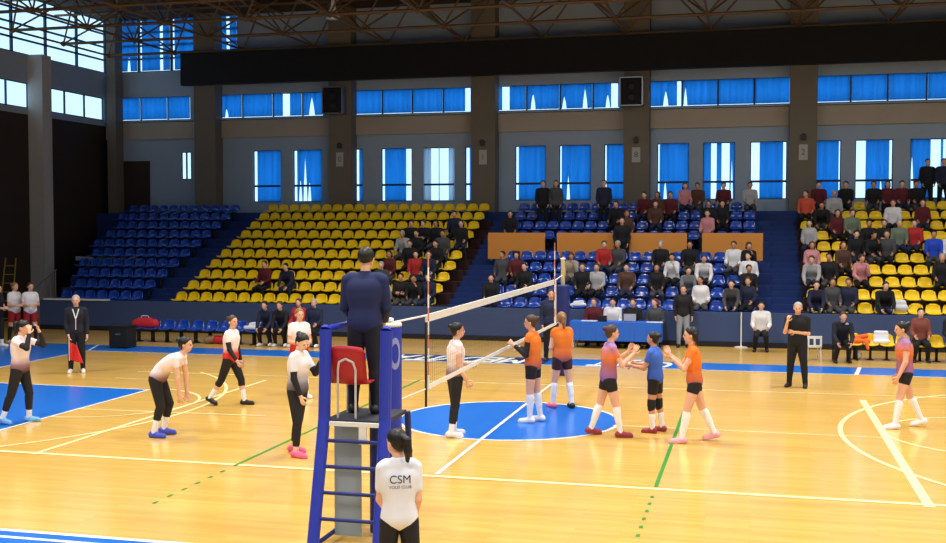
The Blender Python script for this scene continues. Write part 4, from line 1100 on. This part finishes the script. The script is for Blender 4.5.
# ================================================================== SEATED PEOPLE: one sculpted set of meshes per pose and hair, copied part by part
POSES = {
 'lap': dict(lean=2, head=(0, -3), arms=arms(((-.14, .28, -1), (.15, .9, -.25)))),
 'knees': dict(lean=34, head=(0, 22), arms=arms(((-.14, .55, -.85), (.22, .85, -.15)))),
 'cross': dict(lean=0, head=(12, 0), arms=dict(L=((-.12, .25, -1), (.95, .45, .12)), R=((.12, .25, -1), (-.95, .5, .0)))),
 'chin': dict(lean=16, head=(-12, -2), arms=dict(L=((-.1, .5, -.85), (.25, .35, .9)), R=((.14, .35, -1), (-.3, .9, -.1)))),
 'turn': dict(lean=-4, head=(35, 0), arms=arms(((-.2, .12, -1), (.1, .9, -.35)))),
}
SITTERS = {}
def sitter_meshes(pose, hair, seat):
    key = (pose, hair, seat)
    if key not in SITTERS:
        fg = Figure(1.74, seat=seat, legs=dict(L=(82, 6, 108), R=(80, 7, 106)), fem=hair in ('long', 'bun', 'curly'), feet=(6, -6), build=1.05, **POSES[pose])
        v = .013
        SITTERS[key] = dict(person=fg.body(v), jacket=fg.shirt(.014, sleeve=1.9, off=.020, hem=-.03), trousers=fg.bottoms(.014, 1.95, off=.014), hair=fg.hair(.012, hair), shoeL=fg.shoe(.012, 'L'), shoeR=fg.shoe(.012, 'R'), top=fg.hc[2])
    return SITTERS[key]
def sit(loc, seat, rotz, pose, hair, top, low, hc, label, group=None, skin=0, shoes=M_shoe_k, scale=1.0):
    ms = sitter_meshes(pose, hair, seat)
    o = link_mesh('person', ms['person'], M_skin[skin]); tag(o, label, 'person', group)
    link_mesh('jacket', ms['jacket'], top, o); link_mesh('trousers', ms['trousers'], low, o); link_mesh('hair', ms['hair'], M_hair[hc], o)
    link_mesh('shoe', ms['shoeL'], shoes, o); link_mesh('shoe', ms['shoeR'], shoes, o)
    o.location = loc; o.rotation_euler.z = rotz
    return o
TOPS = dict(blk=('black', (24, 24, 28)), nav=('navy', (30, 36, 62)), mar=('maroon', (92, 28, 36)), red=('red', (176, 42, 42)), wht=('white', (226, 224, 226)), gry=('pale grey', (170, 170, 172)),
            dgr=('dark grey', (70, 70, 74)), brn=('brown', (84, 56, 44)), blu=('bright blue', (34, 72, 196)), pnk=('pink', (206, 138, 146)), org=('orange red', (206, 84, 56)), grn=('grey green', (110, 124, 104)), bei=('beige', (172, 160, 140)), stp=('striped grey', (120, 122, 126)))
def topm(k): return mat(TOPS[k][0].replace(' ', '_') + '_jacket_cloth_', TOPS[k][1], .85, vary=.12)
LOWS = [mat('black_jeans', (22, 22, 26), .85), mat('dark_blue_jeans', (34, 44, 70), .85), mat('grey_trousers', (70, 70, 76), .85)]
# u, v of the head, colour of the jacket, pose, hair style, hair colour
CROWD = [
 (263, 271, 'mar', 'lap', 'short', 'brown'), (289, 271, 'nav', 'knees', 'short', 'black'), (384, 252, 'mar', 'lap', 'long', 'brown'), (404, 250, 'blk', 'lap', 'short', 'black'), (420, 252, 'red', 'lap', 'short', 'black'),
 (406, 240, 'gry', 'chin', 'short', 'grey'), (431, 241, 'blk', 'lap', 'short', 'black'), (433, 252, 'nav', 'lap', 'long', 'brown'), (403, 275, 'blk', 'cross', 'short', 'black'), (393, 286, 'wht', 'knees', 'long', 'black'), (424, 282, 'nav', 'lap', 'short', 'brown'), (434, 282, 'blk', 'chin', 'short', 'black'),
 (414, 221, 'blk', 'lap', 'short', 'black'), (424, 220, 'blk', 'cross', 'short', 'brown'), (434, 221, 'blk', 'lap', 'long', 'black'), (450, 220, 'nav', 'lap', 'short', 'black'), (461, 221, 'blk', 'lap', 'long', 'brown'), (441, 231, 'dgr', 'lap', 'short', 'black'), (416, 231, 'blk', 'lap', 'long', 'black'), (385, 264, 'dgr', 'lap', 'short', 'grey'),
 # middle blue stand
 (502, 262, 'dgr', 'turn', 'short', 'black'), (515, 259, 'mar', 'lap', 'curly', 'black'), (530, 266, 'blk', 'lap', 'short', 'black'), (571, 262, 'bei', 'chin', 'long', 'brown'), (586, 265, 'blk', 'lap', 'short', 'brown'), (601, 250, 'red', 'lap', 'short', 'brown'), (616, 249, 'dgr', 'lap', 'short', 'grey'),
 (596, 272, 'gry', 'lap', 'short', 'brown'), (623, 270, 'brn', 'lap', 'short', 'black'), (652, 268, 'blk', 'lap', 'long', 'black'), (667, 262, 'wht', 'chin', 'long', 'black'), (668, 247, 'blk', 'lap', 'short', 'grey'), (683, 247, 'blk', 'lap', 'short', 'black'), (696, 262, 'wht', 'knees', 'short', 'brown'), (686, 272, 'stp', 'knees', 'long', 'black'),
 (729, 248, 'wht', 'lap', 'short', 'brown'), (743, 250, 'blk', 'chin', 'long', 'brown'), (758, 257, 'wht', 'turn', 'short', 'black'), (747, 270, 'blk', 'lap', 'short', 'black'), (743, 285, 'nav', 'lap', 'long', 'brown'), (757, 285, 'dgr', 'knees', 'long', 'black'), (708, 297, 'wht', 'turn', 'long', 'black'), (484, 280, 'blk', 'lap', 'short', 'black'),
 (640, 199, 'mar', 'lap', 'short', 'black'), (655, 201, 'brn', 'lap', 'long', 'black'), (667, 200, 'mar', 'lap', 'short', 'black'), (650, 209, 'brn', 'lap', 'short', 'brown'), (630, 213, 'brn', 'lap', 'long', 'red'), (620, 210, 'blk', 'lap', 'short', 'black'), (726, 187, 'mar', 'lap', 'short', 'black'), (752, 188, 'gry', 'lap', 'short', 'brown'), (504, 221, 'blk', 'lap', 'short', 'black'),
 (710, 223, 'pnk', 'lap', 'long', 'brown'), (713, 208, 'blk', 'lap', 'short', 'black'), (729, 208, 'blk', 'lap', 'long', 'black'), (689, 187, 'pnk', 'lap', 'long', 'brown'), (700, 188, 'brn', 'lap', 'short', 'black'),
 # second yellow stand
 (805, 195, 'org', 'turn', 'short', 'brown'), (817, 187, 'mar', 'lap', 'short', 'black'), (832, 197, 'gry', 'lap', 'short', 'grey'), (841, 185, 'blk', 'lap', 'short', 'black'), (806, 226, 'gry', 'lap', 'long', 'black'), (822, 210, 'blk', 'knees', 'short', 'black'), (835, 219, 'mar', 'lap', 'long', 'brown'), (849, 220, 'grn', 'lap', 'short', 'brown'),
 (873, 185, 'blk', 'lap', 'short', 'black'), (884, 186, 'mar', 'lap', 'long', 'black'), (897, 185, 'mar', 'lap', 'short', 'black'), (908, 186, 'blk', 'lap', 'short', 'black'), (891, 208, 'wht', 'lap', 'short', 'brown'), (918, 207, 'mar', 'lap', 'long', 'black'), (866, 222, 'blk', 'lap', 'short', 'black'), (878, 221, 'blk', 'cross', 'short', 'black'),
 (910, 229, 'red', 'lap', 'short', 'brown'), (930, 241, 'blu', 'lap', 'short', 'black'), (943, 240, 'wht', 'lap', 'long', 'brown'), (852, 235, 'blk', 'lap', 'short', 'black'), (868, 237, 'blk', 'chin', 'long', 'black'), (888, 234, 'dgr', 'lap', 'short', 'brown'), (897, 230, 'grn', 'lap', 'short', 'grey'), (808, 243, 'pnk', 'lap', 'long', 'brown'), (840, 242, 'brn', 'lap', 'long', 'red'),
 (812, 262, 'gry', 'knees', 'short', 'brown'), (827, 263, 'blk', 'lap', 'short', 'black'), (860, 258, 'pnk', 'chin', 'long', 'brown'), (879, 281, 'blk', 'knees', 'short', 'black'), (853, 298, 'nav', 'lap', 'short', 'brown'), (938, 259, 'blk', 'lap', 'short', 'grey'), (806, 292, 'nav', 'knees', 'long', 'black'), (826, 282, 'dgr', 'lap', 'long', 'black'),
]
for q in SLOTS: q['px'] = project(q['loc'] + Vector((0, -.02, 1.18)))
for n_, (u, v, tk, pose, hs, hc) in enumerate(CROWD):
    q = min((q for q in SLOTS if not q['used']), key=lambda q: (q['px'][0] - u) ** 2 + (1.6 * (q['px'][1] - v)) ** 2)
    q['used'] = True; p = q['loc']
    sit((p.x, p.y + (.05 if q['row'] == 0 else .015), p.z), .425, PI + (n_ * 37 % 30 - 15) / 60, pose, hs, topm(tk), LOWS[n_ % 3], hc,
        'spectator in %s top, %s from %s, %s row up, %s' % (TOPS[tk][0], ORD[q['k']], q['first'], ORD[q['row']], q['stand']), 'spectators in the %s' % q['stand'], skin=n_ % 3)
q = min((q for q in SLOTS if not q['used']), key=lambda q: (q['px'][0] - 899) ** 2 + (1.6 * (q['px'][1] - 298)) ** 2)
o = blob('white_bag', [((-.12, 0, .12), (.12, 0, .12), .11, .11), ((-.1, .02, .26), (.1, .02, .26), .08, .08)], MATS['white_jacket_cloth']); o.location = q['loc'] + Vector((0, -.03, .43)); tag(o, 'white bag on a front row yellow seat beside a crouching spectator', 'bag')
q = min((q for q in SLOTS if not q['used']), key=lambda q: (q['px'][0] - 579) ** 2 + (1.6 * (q['px'][1] - 278)) ** 2)
o = blob('white_jacket', [((-.2, 0, .04), (.2, 0, .05), .05, .05), ((-.1, .03, .10), (.12, .03, .14), .06, .05)], MATS['white_jacket_cloth']); o.location = q['loc'] + Vector((0, -.03, .43)); tag(o, 'white jacket on a blue seat beside the far net post', 'jacket')
# standing spectators: three body sets
STAND = {}
def stander(loc, rotz, hair, top, low, hc, label, scale=1.0):
    if hair not in STAND:
        fg = Figure(1.76, fem=hair != 'short', arms=arms(((-.16, .05, -1), (.15, .5, -.8))), legs=dict(L=(2, 4, 3), R=(-2, 5, 3)))
        STAND[hair] = [('person', fg.body(.013)), ('jacket', fg.shirt(.014, sleeve=1.9, off=.02)), ('trousers', fg.bottoms(.014, 1.95, off=.014)), ('hair', fg.hair(.012, hair)), ('shoe', fg.shoe(.012, 'L')), ('shoe', fg.shoe(.012, 'R'))]
    o = None
    for (n, me), m in zip(STAND[hair], (M_skin[0], top, low, M_hair[hc], M_shoe_k, M_shoe_k)): o2 = link_mesh(n, me, m, o); o = o or o2
    tag(o, label, 'person', 'spectators standing at the back'); o.location = loc; o.rotation_euler.z = rotz
    return o
for u, zf, Y, hs, tk, lab in ((543, rowZ(8), rowY(8) - .28, 'short', 'blk', 'standing spectator in black before the first blue window of the middle stand'), (556, rowZ(8), rowY(8) - .28, 'long', 'dgr', 'standing spectator in dark grey before the second blue window of the middle stand'),
        (604, rowZ(8), rowY(8) - .28, 'short', 'nav', 'standing spectator in navy beside the fourth column'), (622, rowZ(4), rowY(4) + .30, 'short', 'blk', 'standing spectator in black between two orange panels'),
        (927, 3.95, 21.55, 'short', 'blk', 'standing spectator in black silhouetted against a bright window gap'), (943, 3.95, 21.5, 'short', 'nav', 'standing spectator in navy at the picture edge before the last window')):
    stander((wx(u, 200, Y), Y, zf), PI + .1, hs, topm(tk), LOWS[0], 'black', lab)
# officials at the table on plain chairs, people on benches
def stool(x, y, rz, label):
    s = empty('folding_chair', (x, y, 0), rz); tag(s, label, 'chair', 'chairs at the score table')
    k = MB(); k.box(-.2, .2, -.2, .18, .40, .425); k.build('seat', M_dark, s, .008); k = MB(); k.box(-.19, .19, -.225, -.205, .6, .85); k.build('backrest', M_dark, s, .006)
    for sx in (-.18, .18):
        k = MB(); k.tube((sx, -.215, .85), (sx, -.19, 0), .012, 8); k.build('leg', M_dark, s); k = MB(); k.tube((sx, .15, .40), (sx, .17, 0), .012, 8); k.build('leg', M_dark, s)
for u, tk, pose, hs, hc, lab in ((594, 'mar', 'lap', 'short', 'brown', 'maroon'), (613, 'wht', 'lap', 'short', 'black', 'white shirted'), (633, 'blk', 'lap', 'short', 'brown', 'black and white'), (655, 'dgr', 'turn', 'long', 'red', 'dark grey')):
    x = wx(u, 318, TY + .95); stool(x, TY + .95, PI, 'black chair under the %s official at the score table' % lab)
    o = sit((x, TY + .93, 0), .425, PI, pose, hs, topm(tk), LOWS[0], hc, 'official in %s top seated behind the blue score table' % TOPS[tk][0], 'officials at the score table', skin=0)
x = wx(761, 330, 12.2); stool(x, 12.2, PI, 'black chair against the slate wall beside the white post')
sit((x, 12.18, 0), .425, PI, 'lap', 'short', topm('wht'), LOWS[0], 'black', 'seated person in white top beside the thin white post')
pc = ground(840, 361) + Vector((0, -.12, 0)); stool(pc.x, pc.y, PI, 'black chair under the coach at the end of the yellow bench')
c2 = sit((pc.x, pc.y - .02, 0), .425, PI + .1, 'knees', 'short', mat('dark_navy_polo', (26, 30, 44), .85), M_dtr, 'brown', 'coach in dark polo with white badge seated beside the yellow bench')
k = MB(); k.lathe([(.001, -.006), (.04, -.004), (.04, .004), (.001, .006)], n=14); o = k.build('badge', M_white, c2); jk = [c for c in c2.children if c.name.startswith('jacket')][0]
hit = BVHTree.FromPolygons([v.co for v in jk.data.vertices], [tuple(q.vertices) for q in jk.data.polygons]).ray_cast(Vector((-.09, 2, .98)), Vector((0, -1, 0)))
o.location = hit[0] + Vector((0, .004, 0)); o.rotation_euler.x = PI / 2 - .5
for i, tk, pose, hs, hc, lab in ((10, 'blk', 'knees', 'bun', 'brown', 'seated reserve in black top on the blue bench beside the red one'), (11, 'red', 'lap', 'bun', 'brown', 'seated reserve in red top on the blue bench'), (12, 'nav', 'lap', 'short', 'grey', 'seated staff member in navy top at the blue bench end'), (9, 'nav', 'knees', 'bun', 'black', 'seated reserve in navy top next to the white jacket')):
    p = BL[i]; sit((p.x, p.y + .015, 0), .425, PI, pose, hs, topm(tk), LOWS[0], hc, lab, 'people on the blue bench', shoes=M_shoe_w)
p = BR[4]
o = sit((p.x, p.y + .015, 0), .425, PI, 'lap', 'bun', mat('brown_orange_jersey', (126, 66, 52), .8), LOWS[0], 'black', 'seated reserve in brown red jersey on the yellow bench', skin=1)
p = BR[6]; sit((p.x, p.y + .015, 0), .425, PI, 'lap', 'short', topm('blk'), LOWS[0], 'black', 'seated person in black at the picture edge of the yellow bench', shoes=M_shoe_w)
# ================================================================== LIGHT
w = bpy.data.worlds.new('sky'); scene.world = w; w.use_nodes = True
bg = w.node_tree.nodes['Background']; bg.inputs[0].default_value = lin((186, 224, 255)); bg.inputs[1].default_value = SKY = 1.9
k = 0
for X in (-14, -7, 0, 7, 14):  # unseen lights without fixtures, added to brighten the court and stands
    for Y in (-15, -8, -1, 6, 12):
        ld = bpy.data.lights.new('added_fill_light', 'AREA'); ld.shape = 'DISK'; ld.size = 1.2; ld.energy = 350 * (.05 if X < -8 and Y > 2 else (.3 if X < -6 else .7) if Y > 10 else 1); ld.color = (1, .97, .92); ld.spread = math.radians(135 if Y < 10 else 170)
        o = bpy.data.objects.new('added_fill_light', ld); col.objects.link(o); o.location = (X, Y, 10.3)
scene.view_settings.view_transform = 'Standard'; scene.view_settings.look = 'None'
scene.view_settings.exposure = 0.0; scene.view_settings.gamma = 1.0; scene.view_settings.use_curve_mapping = False
